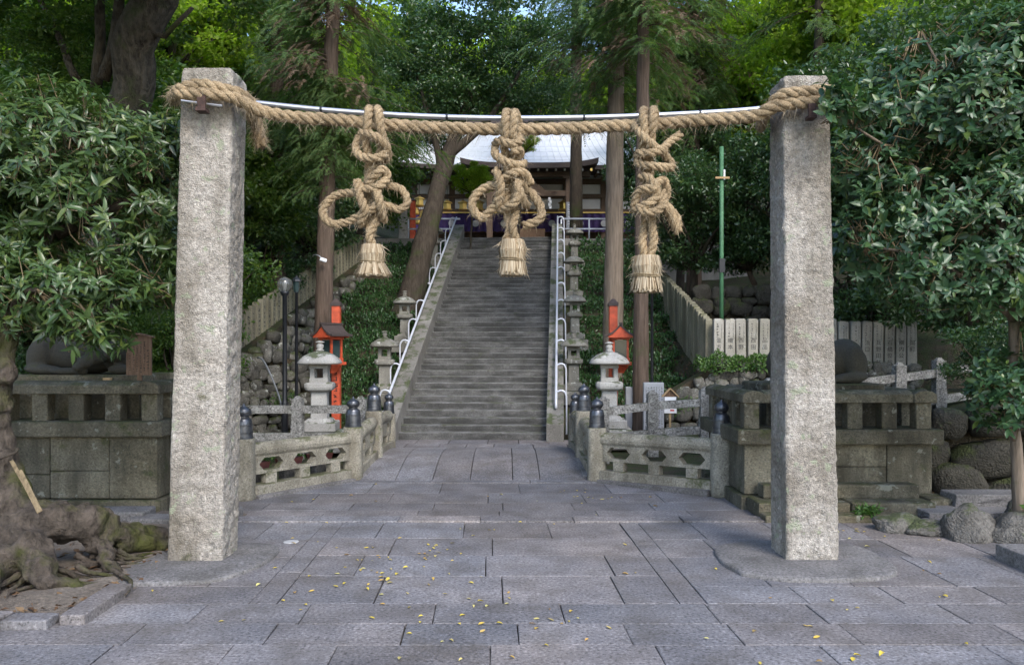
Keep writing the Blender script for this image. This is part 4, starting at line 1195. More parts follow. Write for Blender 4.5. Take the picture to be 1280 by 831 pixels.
def rubble_wall(name, label, a, b, z0f, z1f, size, nrm, lean=0.12, seed=1, cat='wall', mat=None):
    """courses of odd stones between ground points a and b (x, y); z0f, z1f give bottom and top at u in 0..1"""
    r = random.Random(seed)
    a, b = Vector((*a, 0)), Vector((*b, 0))
    L = (b - a).length; t = (b - a) / L; n = Vector((*nrm, 0)).normalized()
    o = thing(name, a, label, cat)
    back = MB()
    N = 12
    vs = []; fs = []
    for k in range(N + 1):
        u = k / N; p = a + t * L * u
        for z, q in ((z0f(u) - 0.3, -0.10), (z1f(u) - 0.02, -0.10 - lean * (z1f(u) - z0f(u)))):
            vs.append(p + n * q + Vector((0, 0, z)) - a); vs.append(p + n * (q - 0.5) + Vector((0, 0, z)) - a)
    for k in range(N):
        i = k * 4
        fs += [(i, i + 4, i + 6, i + 2), (i + 2, i + 6, i + 7, i + 3), (i + 1, i + 3, i + 7, i + 5)]
    fs += [(0, 2, 3, 1), (N * 4, N * 4 + 1, N * 4 + 3, N * 4 + 2)]
    back.add(vs, fs).build('earth_core', MAT['forest_floor'], o)
    cnt = 0
    zmin = min(z0f(u / 20) for u in range(21)); zmax = max(z1f(u / 20) for u in range(21))
    z = zmin
    while z < zmax and cnt < 300:
        h = size * r.uniform(0.75, 1.15)
        u = r.uniform(-0.5, 0.2) * size
        while u < L:
            w = size * r.uniform(0.8, 1.9); c = (u + w / 2) / L
            cc = min(max(c, 0), 1)
            if 0 <= c <= 1.0 and z + h * 0.45 > z0f(cc) and z + h * 0.6 < z1f(cc):
                s = put('stone', STONES[r.randrange(9)], None, o)
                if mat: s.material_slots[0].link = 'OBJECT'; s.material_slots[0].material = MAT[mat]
                hh = h * r.uniform(0.85, 1.25)
                zc = z + hh / 2 + r.uniform(-.25, .25) * h
                s.location = t * (u + w / 2) + n * (-lean * (zc - z0f(cc)) + r.uniform(-0.05, 0.03)) + Vector((0, 0, zc))
                s.scale = (w * 1.13, size * r.uniform(0.9, 1.3), hh * 1.26)
                s.rotation_euler = (r.uniform(-.15, .15), r.uniform(-.22, .22), math.atan2(t.y, t.x) + r.uniform(-.15, .15))
                cnt += 1
            u += w
        z += h * 0.93
    return o
rubble_wall('rubble_wall', 'rubble stone wall below the left climbing fence', (-7.6, 18.9), (-4.5, 19.4), lambda u: 0.05, lambda u: 2.15 - 0.75 * max(0, u - 0.45), 0.23, (0.1, -1), seed=3)
rubble_wall('rubble_wall', 'rubble stone bank wall rising beside the left hedges', (-6.2, 19.3), (-5.15, 28.6), lambda u: slope_z(19.3 + 9.3 * u) - 0.1, lambda u: 1.95 + 3.25 * u + 0.1, 0.32, (1, 0), seed=4)
rubble_wall('rubble_wall', 'rubble stone retaining wall under the clipped hedge on the right', (3.5, 18.3), (9.6, 18.5), lambda u: 0.1 + 0.9 * u, lambda u: 1.82 if u > 0.2 else 1.1 + 3.6 * u, 0.25, (0, -1), seed=5)
rubble_wall('rubble_wall', 'dark rubble stone wall in the shade behind the right fence', (5.2, 22.5), (12.0, 22.0), lambda u: 2.2, lambda u: 3.9, 0.32, (0, -1), seed=6, mat='boulder_shaded')
rubble_wall('rubble_wall', 'low wall of big mossy boulders right of the right plinth', (5.75, 12.4), (8.8, 11.2), lambda u: -0.1, lambda u: 1.15, 0.58, (-0.4, -1), seed=8, mat='boulder_shaded')

# loose boulders and kerbs at the edges of the paving
def boulder(x, y, s, label, seed, sc=(1, 1, 1)):
    bm = bmesh.new(); bmesh.ops.create_icosphere(bm, subdivisions=4, radius=1.0)
    for v in bm.verts:
        c = v.co.copy()
        d = 1 + 0.28 * noise.noise(c * 1.3 + Vector((seed, 0, 0))) + 0.09 * noise.noise(c * 3.5 + Vector((0, seed, 0))) + 0.035 * noise.noise(c * 9)
        v.co = Vector((c.x * sc[0], c.y * sc[1], max(c.z, -0.35) * sc[2])) * d * s
    me = bpy.data.meshes.new('boulder'); bm.to_mesh(me); bm.free()
    me.polygons.foreach_set('use_smooth', np.ones(len(me.polygons), dtype=bool))
    o = put('boulder', me, MAT['rock'], None, loc=(x, y, 0.2 * s))
    return tag(o, label, 'boulder', 'boulders edging the paving')
boulder(5.30, 9.30, 0.33, 'grey boulder with a blunt peak at the right edge of the paving', 1, (0.9, 0.8, 0.95))
boulder(5.85, 9.15, 0.36, 'lichen spotted boulder at the foot of the thin right trunk', 2, (1.0, 0.8, 0.8))
boulder(4.72, 9.72, 0.24, 'low rounded stone between the plinth steps and the boulders', 3, (1.3, 0.9, 0.65))
boulder(5.0, 9.55, 0.22, 'flat little boulder left of the blunt peaked one', 4, (1.4, 0.9, 0.5))
boulder(6.4, 9.7, 0.42, 'boulder at the far right edge behind the thin trunk', 5, (1.1, 0.8, 0.8))
for (x, y, w, d, h, rz, lab) in ((-4.35, 6.36, 0.66, 0.2, 0.09, 0.0, 'kerb stone at the left edge of the picture'), (-3.83, 6.36, 0.36, 0.2, 0.075, 0.02, 'short kerb stone in the middle of the left kerb'), (-3.52, 6.80, 0.2, 0.86, 0.085, 0.03, 'long kerb stone pointing to the left pillar')):
    k = MB().box((0, 0, h / 2 - 0.02), (w, d, h + 0.04)).build('kerb_stone', MAT['paving'], None, bevel=0.012, seg=2, loc=(x, y, 0)); k.rotation_euler = (0, 0, rz)
    tag(k, lab, 'kerb', 'kerb stones round the tree')
k = MB().box((0, 0, 0.06), (0.3, 1.3, 0.2)).build('kerb_stone', MAT['footing'], None, bevel=0.015, seg=2, loc=(5.22, 7.75, 0)); tag(k, 'dark kerb block at the right edge of the paving', 'kerb')
k = MB().box((0, 0, 0.05), (0.45, 0.3, 0.18)).build('kerb_stone', MAT['footing'], None, bevel=0.02, seg=2, loc=(-3.95, 9.0, 0)); k.rotation_euler = (0, 0, 0.5); tag(k, 'small stone block left of the left pillar foot', 'kerb')
# long ledges at the right, under the thin tree
lg = thing('stone_ledge', (5.9, 10.3, 0), 'low broken stone ledges behind the right boulders', 'ledge')
for x, y, w, d, h, r in ((0, 0, 1.3, 0.5, 0.14, 0.1), (0.5, 0.35, 1.2, 0.4, 0.3, -0.1), (-0.3, -0.35, 0.9, 0.3, 0.07, 0.15)):
    rough_box(MB(), (x, y, h / 2), (w, d, h), x * 3 + 1, 0.03, 4).build('slab', MAT['footing'], lg, bevel=0.01)
# ------------------------------------------------------------------ shrine hall at the head of the steps
hall = thing('shrine_hall', (0.75, 37.5, Z_TOP), 'wooden shrine hall with pale metal roof and purple curtain above the steps', 'building')
def hp(o, name, mb, mat, bevel=0.0, smooth=False):
    return mb.build(name, MAT[mat], o, smooth=smooth, bevel=bevel)
zt = Z_TOP
# main roof: two curved slopes
def roof_slope(w0, w1, yA, yB, zA, zB, sag, n=14, m=8):
    vs = []; fs = []
    for i in range(m + 1):
        t = i / m
        z = zA + (zB - zA) * t - sag * math.sin(math.pi * t)
        y = yA + (yB - yA) * t
        w = w0 + (w1 - w0) * t
        for j in range(n + 1):
            u = j / n * 2 - 1
            lift = 0.22 * abs(u) ** 4 * (1 - t)
            vs.append((u * w, y, z + lift))
    for i in range(m):
        for j in range(n):
            fs.append((i * (n + 1) + j, i * (n + 1) + j + 1, (i + 1) * (n + 1) + j + 1, (i + 1) * (n + 1) + j))
    return vs, fs
r = MB(); v, f = roof_slope(6.2, 5.0, -1.2, 4.2, 3.98, 7.25, 0.35); r.add(v, f)
v, f = roof_slope(6.2, 5.0, 9.6, 4.2, 3.98, 7.25, 0.35); r.add(v, f)
roof = hp(hall, 'roof', r, 'copper_roof', smooth=True)
for j in range(37):                                      # standing seams
    u = j / 36 * 2 - 1
    pts = []
    for i in range(9):
        t = i / 8
        pts.append((u * (6.2 + (5.0 - 6.2) * t), -1.2 + 5.4 * t, 3.98 + 3.27 * t - 0.35 * math.sin(math.pi * t) + 0.22 * abs(u) ** 4 * (1 - t) + 0.012))
    MB().tube(pts, 0.022, 4).build('roof_seam', MAT['copper_roof'], roof)
for i in range(1, 8):
    t = i / 8
    w = 6.2 - 1.2 * t
    MB().tube([(-w, -1.2 + 5.4 * t, 3.98 + 3.27 * t - 0.35 * math.sin(math.pi * t) + 0.01), (w, -1.2 + 5.4 * t, 3.98 + 3.27 * t - 0.35 * math.sin(math.pi * t) + 0.01)], 0.012, 4).build('roof_seam', MAT['copper_roof'], roof)
MB().box((0, 4.2, 7.33), (10.2, 0.5, 0.34)).build('ridge', MAT['dark_shingle'], roof, bevel=0.05)
# porch roof with its dark fascia
r = MB(); v, f = roof_slope(2.98, 2.98, -2.9, -0.6, 3.72, 4.32, 0.10); r.add(v, f)
hp(hall, 'porch_roof', r, 'copper_roof', smooth=True)
fa = MB()
for j in range(24):
    u0, u1 = j / 24 * 2 - 1, (j + 1) / 24 * 2 - 1
    l0, l1 = 0.22 * abs(u0) ** 4, 0.22 * abs(u1) ** 4
    fa.add([(u0 * 2.98, -2.92, 3.50 + l0), (u1 * 2.98, -2.92, 3.50 + l1), (u1 * 3.0, -2.94, 3.73 + l1), (u0 * 3.0, -2.94, 3.73 + l0), (u0 * 2.98, -0.8, 3.62 + l0), (u1 * 2.98, -0.8, 3.62 + l1), (u1 * 3.0, -0.8, 4.1), (u0 * 3.0, -0.8, 4.1)],
           [(0, 1, 2, 3), (0, 4, 5, 1)])
hp(hall, 'fascia', fa, 'dark_shingle')
fb = MB()
for j in range(24):
    u0, u1 = j / 24 * 2 - 1, (j + 1) / 24 * 2 - 1
    l0, l1 = 0.22 * abs(u0) ** 4, 0.22 * abs(u1) ** 4
    fb.add([(u0 * 6.2, -1.22, 3.80 + l0), (u1 * 6.2, -1.22, 3.80 + l1), (u1 * 6.2, -1.24, 3.99 + l1), (u0 * 6.2, -1.24, 3.99 + l0), (u0 * 6.1, 0.4, 3.9), (u1 * 6.1, 0.4, 3.9)], [(0, 1, 2, 3), (0, 4, 5, 1)])
hp(hall, 'eave_fascia', fb, 'dark_shingle')
for j in range(15):
    x = -2.7 + j * 5.4 / 14
    q = MB().bar((x, -2.7, 3.47), (x, -0.7, 3.62), 0.10, 0.11).build('rafter', MAT['old_beam'], hall)
    MB().box((x, -2.712, 3.472), (0.085, 0.012, 0.10)).build('rafter_tip', MAT['gold'] if j in (0, 14) else MAT['plaster'], q)
for j in range(27):
    x = -5.9 + j * 11.8 / 26
    if abs(x) < 3.05: continue
    q = MB().bar((x, -1.0, 3.74), (x, 0.5, 3.86), 0.10, 0.11).build('rafter', MAT['old_beam'], hall)
    MB().box((x, -1.012, 3.742), (0.08, 0.012, 0.09)).build('rafter_tip', MAT['plaster'], q)
# porch frame
for x in (-1.74, 1.74):
    c = MB().box((x, -2.2, 1.68), (0.26, 0.26, 3.0)).build('column', MAT['old_beam'], hall, bevel=0.02)
    MB().box((x, -2.2, 0.1), (0.42, 0.42, 0.2)).build('column_base', MAT['string'], c, bevel=0.02)
    MB().box((x, -2.2, 3.25), (0.5, 0.34, 0.16)).build('bracket_block', MAT['old_beam'], c, bevel=0.02)
MB().box((0, -2.2, 3.36), (5.4, 0.22, 0.22)).build('beam', MAT['old_beam'], hall, bevel=0.02)
MB().box((0, -2.2, 2.52), (3.9, 0.20, 0.26)).build('beam', MAT['old_beam'], hall, bevel=0.02)
MB().prism([(-0.75, 2.66), (0.75, 2.66), (0.5, 2.86), (0.2, 3.05), (-0.2, 3.05), (-0.5, 2.86)], 'y', -2.26, -2.14).build('frog_leg_strut', MAT['old_beam'], hall)
for s in (-1, 1):                                       # carved scrolls on the beam
    MB().tube([(s * 1.1 + 0.13 * math.cos(a) * (1 - a / 12), -2.31, 2.52 + 0.08 * math.sin(a) * (1 - a / 12)) for a in np.linspace(0, 8, 24)], 0.012, 5).build('carved_scroll', MAT['dark_shingle'], hall)
# hall front: posts, beams, plaster
for x in (-5.4, -3.6, -1.8, 1.8, 3.6, 5.4):
    MB().box((x, 0.6, 1.9), (0.26, 0.26, 3.9)).build('column', MAT['old_beam'], hall, bevel=0.02)
for z, h in ((3.62, 0.24), (2.92, 0.2), (2.2, 0.22)):
    MB().box((0, 0.52, z), (11.0, 0.2, h)).build('beam', MAT['old_beam'], hall, bevel=0.015)
for i in range(5):
    xa = (-5.4, -3.6, -1.8, 1.8, 3.6)[i]; xb = (-3.6, -1.8, 1.8, 3.6, 5.4)[i]
    for z0, z1 in ((3.02, 3.5), (2.31, 2.82)):
        MB().box(((xa + xb) / 2, 0.62, (z0 + z1) / 2), (xb - xa - 0.27, 0.06, z1 - z0)).build('plaster_panel', MAT['plaster'], hall)
MB().box((0, 3.2, 1.6), (11, 0.1, 3.4)).build('back_wall', MAT['wood'], hall)
for i in range(23):
    MB().box((-5.2 + i * 10.4 / 22, 1.0, 0.75), (0.10, 0.06, 1.1)).build('lattice_bar', MAT['wood'], hall)
MB().box((0, 0.98, 0.55), (10.6, 0.08, 0.12)).build('lattice_rail', MAT['pale_wood'], hall)
MB().box((0, 0.98, 1.32), (10.6, 0.08, 0.10)).build('lattice_rail', MAT['pale_wood'], hall)
MB().box((0, 1.3, 0.2), (11, 3.6, 0.4)).build('floor_platform', MAT['old_beam'], hall)
for xa, xb in ((-5.3, -1.9), (-1.7, 1.7), (1.9, 5.3)):  # purple curtain with folds
    n = 60; vs = []; fs = []
    for k in range(n + 1):
        x = xa + (xb - xa) * k / n
        y = 0.36 + 0.05 * math.sin(k * 1.05) 
        vs += [(x, y, 2.08), (x, y * 1.0 + 0.01, 1.22 + 0.02 * math.sin(k * 1.05))]
    for k in range(n): fs.append((2 * k, 2 * k + 1, 2 * k + 3, 2 * k + 2))
    cu = MB().add(vs, fs).build('curtain', MAT['purple_cloth'], hall, smooth=True)
    for q in range(3):
        MB().lathe([(0.001, -0.004), (0.16, -0.004), (0.16, 0.004), (0.001, 0.004)], n=18, cap=False).build('crest', MAT['tablet'], cu).matrix_local = Matrix.Translation(((xa + (xb - xa) * (q + 0.5) / 3), 0.26, 1.6)) @ Matrix.Rotation(math.pi / 2, 4, 'X')
MB().box((0, 0.34, 2.12), (10.6, 0.05, 0.05)).build('curtain_rod', MAT['gold'], hall)
for x in (-0.9, 0.9):
    zz = MB()
    for k in range(4): zz.box((x + 0.05 * (k % 2), -2.25, 2.28 - k * 0.12), (0.11, 0.01, 0.14))
    zz.build('paper_streamer', MAT['white_paint'], hall)
tb = MB().box((1.74, -2.37, 1.55), (0.2, 0.05, 1.15)).build('name_tablet', MAT['tablet'], hall)
rr_ = random.Random(9); mb = MB(); brush_column(mb, 1.74, -2.399, 2.05, 1.05, 0.11, rr_); tag(mb.build('writing', MAT['white_paint'], tb), kind='stuff')
MB().box((0.2, -1.6, 0.12), (4.4, 1.6, 0.24)).build('porch_step', MAT['string'], hall, bevel=0.02)
MB().box((0, -0.9, 0.75), (1.5, 0.7, 0.75)).build('offertory_box', MAT['wood'], hall, bevel=0.02)
def gold_lantern(px, py, d, label, k=1.0):
    o = thing('hanging_lantern', at(px, py, d), label, 'lantern', 'gilt lanterns hung under the hall eaves')
    o.scale = (k, k, k)
    MB().lathe([(0.05, 0.46), (0.10, 0.42), (0.26, 0.34), (0.27, 0.32), (0.19, 0.32), (0.19, 0.06), (0.26, 0.04), (0.24, 0.0), (0.05, -0.04)], n=6).build('body', MAT['gold'], o)
    MB().tube([(0, 0, 0.45), (0, 0, 1.1)], 0.012, 5).build('chain', MAT['black_metal'], o)
for px, lab in ((524.5, 'gilt lantern beside the red post, leftmost'), (559, 'gilt hanging lantern left of the two by the middle tassel'), (579, 'gilt hanging lantern second from the red post'), (599, 'gilt hanging lantern just left of the middle tassel'), (704, 'gilt hanging lantern beside the blue grey tablet')):
    gold_lantern(px, 263 if px > 530 else 258, 36.2, lab)
for k, (px, py) in enumerate(((520, 268), (528, 272), (523, 280))):
    gold_lantern(px, py, 36.2, 'small gilt lantern below the leftmost one, %s' % ('upper left', 'right', 'lowest')[k], 0.7)
rp = thing('red_post', at(516, 291, 33), 'plain vermilion wooden post on the terrace left of the leaning trunk', 'post')
rp.location.z = Z_TOP
MB().box((0, 0, 0.9), (0.22, 0.22, 1.8)).build('shaft', MAT['vermilion'], rp, bevel=0.01)
MB().box((0, 0, 1.83), (0.3, 0.3, 0.1), taper=0.3).build('cap', MAT['dark_shingle'], rp)
gp = thing('stone_marker', at(504, 291, 33), 'pale upright stone marker beside the vermilion post', 'stone marker'); gp.location.z = Z_TOP
MB().box((0, 0, 0.75), (0.36, 0.3, 1.5), taper=0.92).build('block', MAT['lantern'], gp, bevel=0.02)
MB().box((0, 0, 0.08), (0.6, 0.5, 0.2)).build('base', MAT['lantern'], gp, bevel=0.02)

# ------------------------------------------------------------------ vermilion lights
def red_light(loc, box_dx, rz, label):
    o = thing('red_light', loc, label, 'light', 'vermilion lights by the steps')
    p = MB().box((0, 0, 1.55), (0.19, 0.19, 3.1)).build('post', MAT['vermilion'], o, bevel=0.006)
    MB().add(*(lambda b: (b.v, b.f))(MB().box((0, 0, 3.13), (0.235, 0.235, 0.07)).box((0, 0, 3.215), (0.225, 0.225, 0.10), taper=0.25))).build('post_cap', MAT['dark_shingle'], p)
    mb = MB(); rq = random.Random(3); brush_column(mb, 0, -0.0975, 1.55, 0.75, 0.13, rq); tag(mb.build('writing', MAT['ink'], p), kind='stuff')
    b = bpy.data.objects.new('lamp_box', None); link(b, o); b.location = (box_dx, -0.33, 0); b.rotation_euler = (0, 0, rz)
    MB().lathe([(0.10, 1.52), (0.14, 1.58), (0.24, 1.66), (0.25, 1.72)], n=4, cap=True).build('box_corbel', MAT['vermilion'], b).rotation_euler = (0, 0, 0)
    MB().box((0, 0, 1.74), (0.50, 0.50, 0.07)).build('box_floor', MAT['vermilion'], b, bevel=0.006)
    MB().box((0, 0, 1.82), (0.40, 0.40, 0.09)).build('box_sill', MAT['vermilion'], b, bevel=0.006)
    for sx in (-1, 1):
        for sy in (-1, 1):
            MB().box((sx * 0.16, sy * 0.16, 2.08), (0.045, 0.045, 0.46)).build('corner_post', MAT['vermilion'], b)
    MB().box((0, 0, 2.07), (0.30, 0.30, 0.42)).build('glass', MAT['dark_glass'], b)
    MB().box((0, 0, 2.33), (0.42, 0.42, 0.06)).build('box_head', MAT['vermilion'], b, bevel=0.005)
    vs = []; fs = []; n = 12
    for k in range(n + 1):
        u = k / n * 2 - 1
        z = 2.42 + 0.27 * (1 - abs(u)) ** 1.0 - 0.05 * math.sin(math.pi * abs(u)) + 0.03 * abs(u) ** 3
        for y, q in ((-0.42, 0), (0.42, 0), (0.42, -0.05), (-0.42, -0.05)):
            vs.append((u * 0.36, y * 0.8, z + q - 0.03))
    for k in range(n):
        for j in range(4):
            fs.append((k * 4 + j, k * 4 + (j + 1) % 4, (k + 1) * 4 + (j + 1) % 4, (k + 1) * 4 + j))
    fs += [(0, 3, 2, 1), (n * 4, n * 4 + 1, n * 4 + 2, n * 4 + 3)]
    MB().add(vs, fs).build('roof', MAT['dark_shingle'], b)
    for y in (-0.29, 0.29):
        MB().prism([(-0.28, 2.34), (0.28, 2.34), (0.28, 2.37), (0.0, 2.59), (-0.28, 2.37)], 'y', y - 0.02, y + 0.02).build('gable', MAT['vermilion'], b)
    MB().box((0, 0, 2.665), (0.07, 0.72, 0.05)).build('ridge', MAT['dark_shingle'], b)
    return o
red_light((-4.17, 19.0, 0.12), -0.05, -0.55, 'vermilion light box on a post left of the steps')
red_light((2.40, 19.0, 0.12), 0.14, -0.15, 'vermilion light box on a post right of the steps')

# ------------------------------------------------------------------ lamps, poles, signs
gl = thing('globe_lamp', (-4.97, 17.5, 0.05), 'black lamp post with a clear round globe by the rubble wall', 'street lamp')
MB().lathe([(0.075, 0), (0.075, 0.95), (0.06, 1.0), (0.052, 1.02), (0.048, 3.30), (0.085, 3.34), (0.10, 3.40), (0.06, 3.42)], n=14).build('pole', MAT['black_metal'], gl, smooth=True)
MB().lathe([(0.001, 3.36)] + [(0.168 * math.sin(a), 3.555 - 0.168 * math.cos(a)) for a in np.linspace(0.3, 3.1, 16)], n=22, cap=False).build('globe', MAT['globe'], gl, smooth=True)
MB().lathe([(0.02, 3.42), (0.03, 3.5), (0.035, 3.58), (0.001, 3.62)], n=10).build('bulb', MAT['white_paint'], gl)
for (x, y, z, h, lab) in ((-4.93, 18.3, 0.05, 3.75, 'thin black lamp post with a small lantern head behind the globe lamp'), (3.5, 20.0, 0.9, 3.2, 'thin black lamp post behind the right tassel')):
    bl = thing('lantern_lamp', (x, y, z), lab, 'street lamp')
    MB().lathe([(0.05, 0), (0.04, 0.6), (0.032, h - 0.32), (0.06, h - 0.3)], n=12).build('pole', MAT['black_metal'], bl, smooth=True)
    MB().lathe([(0.06, h - 0.3), (0.085, h - 0.06), (0.075, h - 0.05)], n=6).build('glass', MAT['dark_glass'], bl)
    MB().lathe([(0.12, h - 0.06), (0.10, h - 0.02), (0.03, h + 0.05), (0.001, h + 0.08)], n=6).build('hood', MAT['black_metal'], bl)
rl = thing('steel_rail', at(326, 448, 18.4), 'bent grey steel rail leaning down the left rubble wall', 'rail')
MB().tube([p - rl.location for p in catmull([at(322, 447, 18.5), at(328, 449, 18.4), at(338, 468, 18.2), at(350, 500, 18.0), at(356, 535, 17.9)], 0.1)], 0.022, 8).build('tube', MAT['dull_pipe'], rl, smooth=True)
gpole = thing('green_pole', at(902, 405, 20.2), 'tall bright green pole behind the right fence', 'pole')
gpole.location.z = 1.9
MB().tube([(0, 0, 0), (0, 0, 5.4)], 0.052, 12).build('pole', MAT['green_paint'], gpole, smooth=True)
MB().box((0, -0.07, 4.6), (0.36, 0.05, 0.05)).build('cross_bar', MAT['pale_wood'], gpole)
MB().box((0.05, -0.06, 4.68), (0.04, 0.05, 0.25)).build('clamp', MAT['white_paint'], gpole)
MB().box((0.0, -0.02, 3.0 - 0.6), (0.135, 0.10, 0.35)).build('tape_band', MAT['black_metal'], gpole)
sg = thing('small_sign', (3.2, 16.2, 0.1), 'little roofed wooden signpost with white papers and a red mark', 'sign')
MB().box((0, 0, 0.42), (0.04, 0.04, 0.9)).build('post', MAT['pale_wood'], sg)
MB().box((0, -0.025, 0.98), (0.24, 0.02, 0.36)).build('board', MAT['wood'], sg)
MB().box((0, -0.038, 1.08), (0.235, 0.006, 0.10)).build('paper', MAT['white_paint'], sg)
pa = MB().box((0, -0.038, 0.86), (0.25, 0.006, 0.115)).build('paper', MAT['white_paint'], sg)
MB().box((0.035, -0.043, 0.86), (0.08, 0.003, 0.03)).build('red_mark', MAT['red_print'], pa)
MB().prism([(-0.13, 1.14), (0.13, 1.14), (0, 1.27)], 'y', -0.02, 0.01).build('gable', MAT['wood'], sg)
for s in (-1, 1): MB().bar((s * 0.165, -0.01, 1.135), (0, -0.01, 1.30), 0.12, 0.02).build('roof_board', MAT['pale_wood'], sg)
tbt = thing('inscribed_tablet', (3.04, 17.2, 0.05), 'grey stone tablet covered with small engraved writing behind the fence', 'stone tablet')
MB().box((0, 0, 0.72), (0.44, 0.12, 1.42), taper=0.98).build('slab', MAT['tablet'], tbt, bevel=0.01)
MB().box((0, 0, 0.08), (0.7, 0.35, 0.18)).build('base', MAT['lantern_old'], tbt, bevel=0.02)
mb = MB(); rq = random.Random(12)
for k in range(7): brush_column(mb, 0.17 - k * 0.056, -0.0625, 1.34, 0.45, 0.042, rq)
tag(mb.build('writing', MAT['engraved'], tbt), kind='stuff')
tb2 = thing('inscribed_tablet', (2.70, 18.0, 0.05), 'narrow pale stone tablet just left of the slender trunk', 'stone tablet')
MB().box((0, 0, 0.65), (0.3, 0.12, 1.3)).build('slab', MAT['tablet'], tb2, bevel=0.01)
# security camera on the left cedar trunk
sc_ = thing('security_camera', at(404, 325, 19.25), 'small white security camera on a bracket on the left cedar trunk', 'security camera')
MB().box((0, 0, 0), (0.16, 0.09, 0.085), rz=0.5, ry=0.25).build('body', MAT['white_paint'], sc_, bevel=0.015)
MB().tube(catmull([(-0.02, 0.03, 0.03), (-0.14, 0.05, 0.12), (-0.26, 0.1, 0.13), (-0.3, 0.2, 0.1)], 0.04), 0.012, 6).build('bracket', MAT['steel'], sc_, smooth=True)
# planters seen through the pierced panel
A, B = Vector((-3.93, 11.72, 0)), Vector((-2.68, 13.5, 0)); tt = (B - A).normalized(); nn = Vector((-tt.y, tt.x, 0))
PLANTERS = []
for k, lab in enumerate(('reddish brown trough planter in the opening nearest the left pillar', 'reddish brown trough planter in the middle opening of the left panel', 'reddish brown trough planter in the opening nearest the bridge post')):
    p = A + tt * (0.13 + (k + 0.5) * 0.64) + nn * 0.32
    o = thing('planter', (p.x, p.y, -0.02), lab, 'planter', 'planters behind the left parapet', rz=math.atan2(tt.y, tt.x))
    MB().box((0, 0, 0.425), (0.36, 0.17, 0.13), taper=1.18).build('trough', MAT['terracotta'], o, bevel=0.008)
    MB().box((0, 0, 0.18), (0.3, 0.15, 0.36)).build('stand', MAT['footing'], o, bevel=0.01)
    PLANTERS.append(o)
# ------------------------------------------------------------------ foliage builders
def unit(a): return a / np.maximum(np.linalg.norm(a, axis=1, keepdims=True), 1e-9)
def leaves4(c, d, n, L, W, fold=0.25):
    """folded diamond leaves: base c, direction d, normal n, length L, width W -> verts, tris"""
    d = unit(d); s = unit(np.cross(d, n)); n = np.cross(s, d)
    L = L[:, None]; W = W[:, None]
    tip = c + d * L
    mid = c + d * L * 0.45
    l = mid - s * W / 2 + n * W * fold; r = mid + s * W / 2 + n * W * fold
    N = len(c)
    v = np.stack([c, r, tip, l], 1).reshape(-1, 3)
    b = (np.arange(N) * 4)[:, None]
    t = np.concatenate([b + np.array([0, 1, 2]), b + np.array([0, 2, 3])], 0)
    return v, t
def leaves8(c, d, n, L, W, fold=0.18, droop=0.18):
    """curved, pointed leaves with a folded midrib"""
    d = unit(d); s = unit(np.cross(d, n)); n = np.cross(s, d)
    Lc = L[:, None]; Wc = W[:, None]
    def rib(t): return c + d * Lc * t - n * Lc * droop * t * t
    p1, p2, p3 = rib(0.33), rib(0.68), rib(1.0)
    l1 = p1 - s * Wc * 0.46 + n * Wc * fold; r1 = p1 + s * Wc * 0.46 + n * Wc * fold
    l2 = p2 - s * Wc * 0.40 + n * Wc * fold; r2 = p2 + s * Wc * 0.40 + n * Wc * fold
    N = len(c)
    v = np.stack([c, p1, p2, p3, l1, l2, r1, r2], 1).reshape(-1, 3)
    b = (np.arange(N) * 8)[:, None]
    idx = [(0, 6, 1), (0, 1, 4), (1, 6, 7), (1, 7, 2), (1, 2, 5), (1, 5, 4), (2, 7, 3), (2, 3, 5)]
    t = np.concatenate([b + np.array(i) for i in idx], 0)
    return v, t
def rdir(N): return unit(RNG.normal(size=(N, 3)))
def puff(centres, radii, per, L=(0.13, 0.20), wr=0.5, up=0.6, flat=0.6):
    """leaf puffs: per leaves round every centre, lying mostly flat"""
    M = len(centres); N = M * per
    c0 = np.repeat(centres, per, 0); R = np.repeat(radii, per)[:, None]
    q = rdir(N) * (RNG.random((N, 1)) ** 0.45)
    q[:, 2] *= flat
    c = c0 + q * R
    d = unit(q * 0.7 + RNG.normal(size=(N, 3)) * 0.6 + np.array([0, 0, -0.15]))
    n = unit(RNG.normal(size=(N, 3)) * 0.55 + np.array([0, 0, up]) + q * 0.3)
    Ls = RNG.uniform(L[0], L[1], N)
    return leaves4(c, d, n, Ls, Ls * wr)
def join(parts):
    vs = []; ts = []; n = 0
    for v, t in parts:
        vs.append(v); ts.append(t + n); n += len(v)
    return np.concatenate(vs), np.concatenate(ts)
def limb_tubes(mb, root, ends, r0, bend=0.25):
    for e in ends:
        root_, e = Vector(root), Vector(e)
        m = root_.lerp(e, 0.5) + Vector((random.uniform(-1, 1), random.uniform(-1, 1), random.uniform(0.1, 0.6))) * bend * (e - root_).length * 0.4
        p = catmull([root_, m, e], (e - root_).length / 6)
        mb.tube(p, [max(0.012, r0 * (1 - 0.85 * k / (len(p) - 1))) for k in range(len(p))], 6)

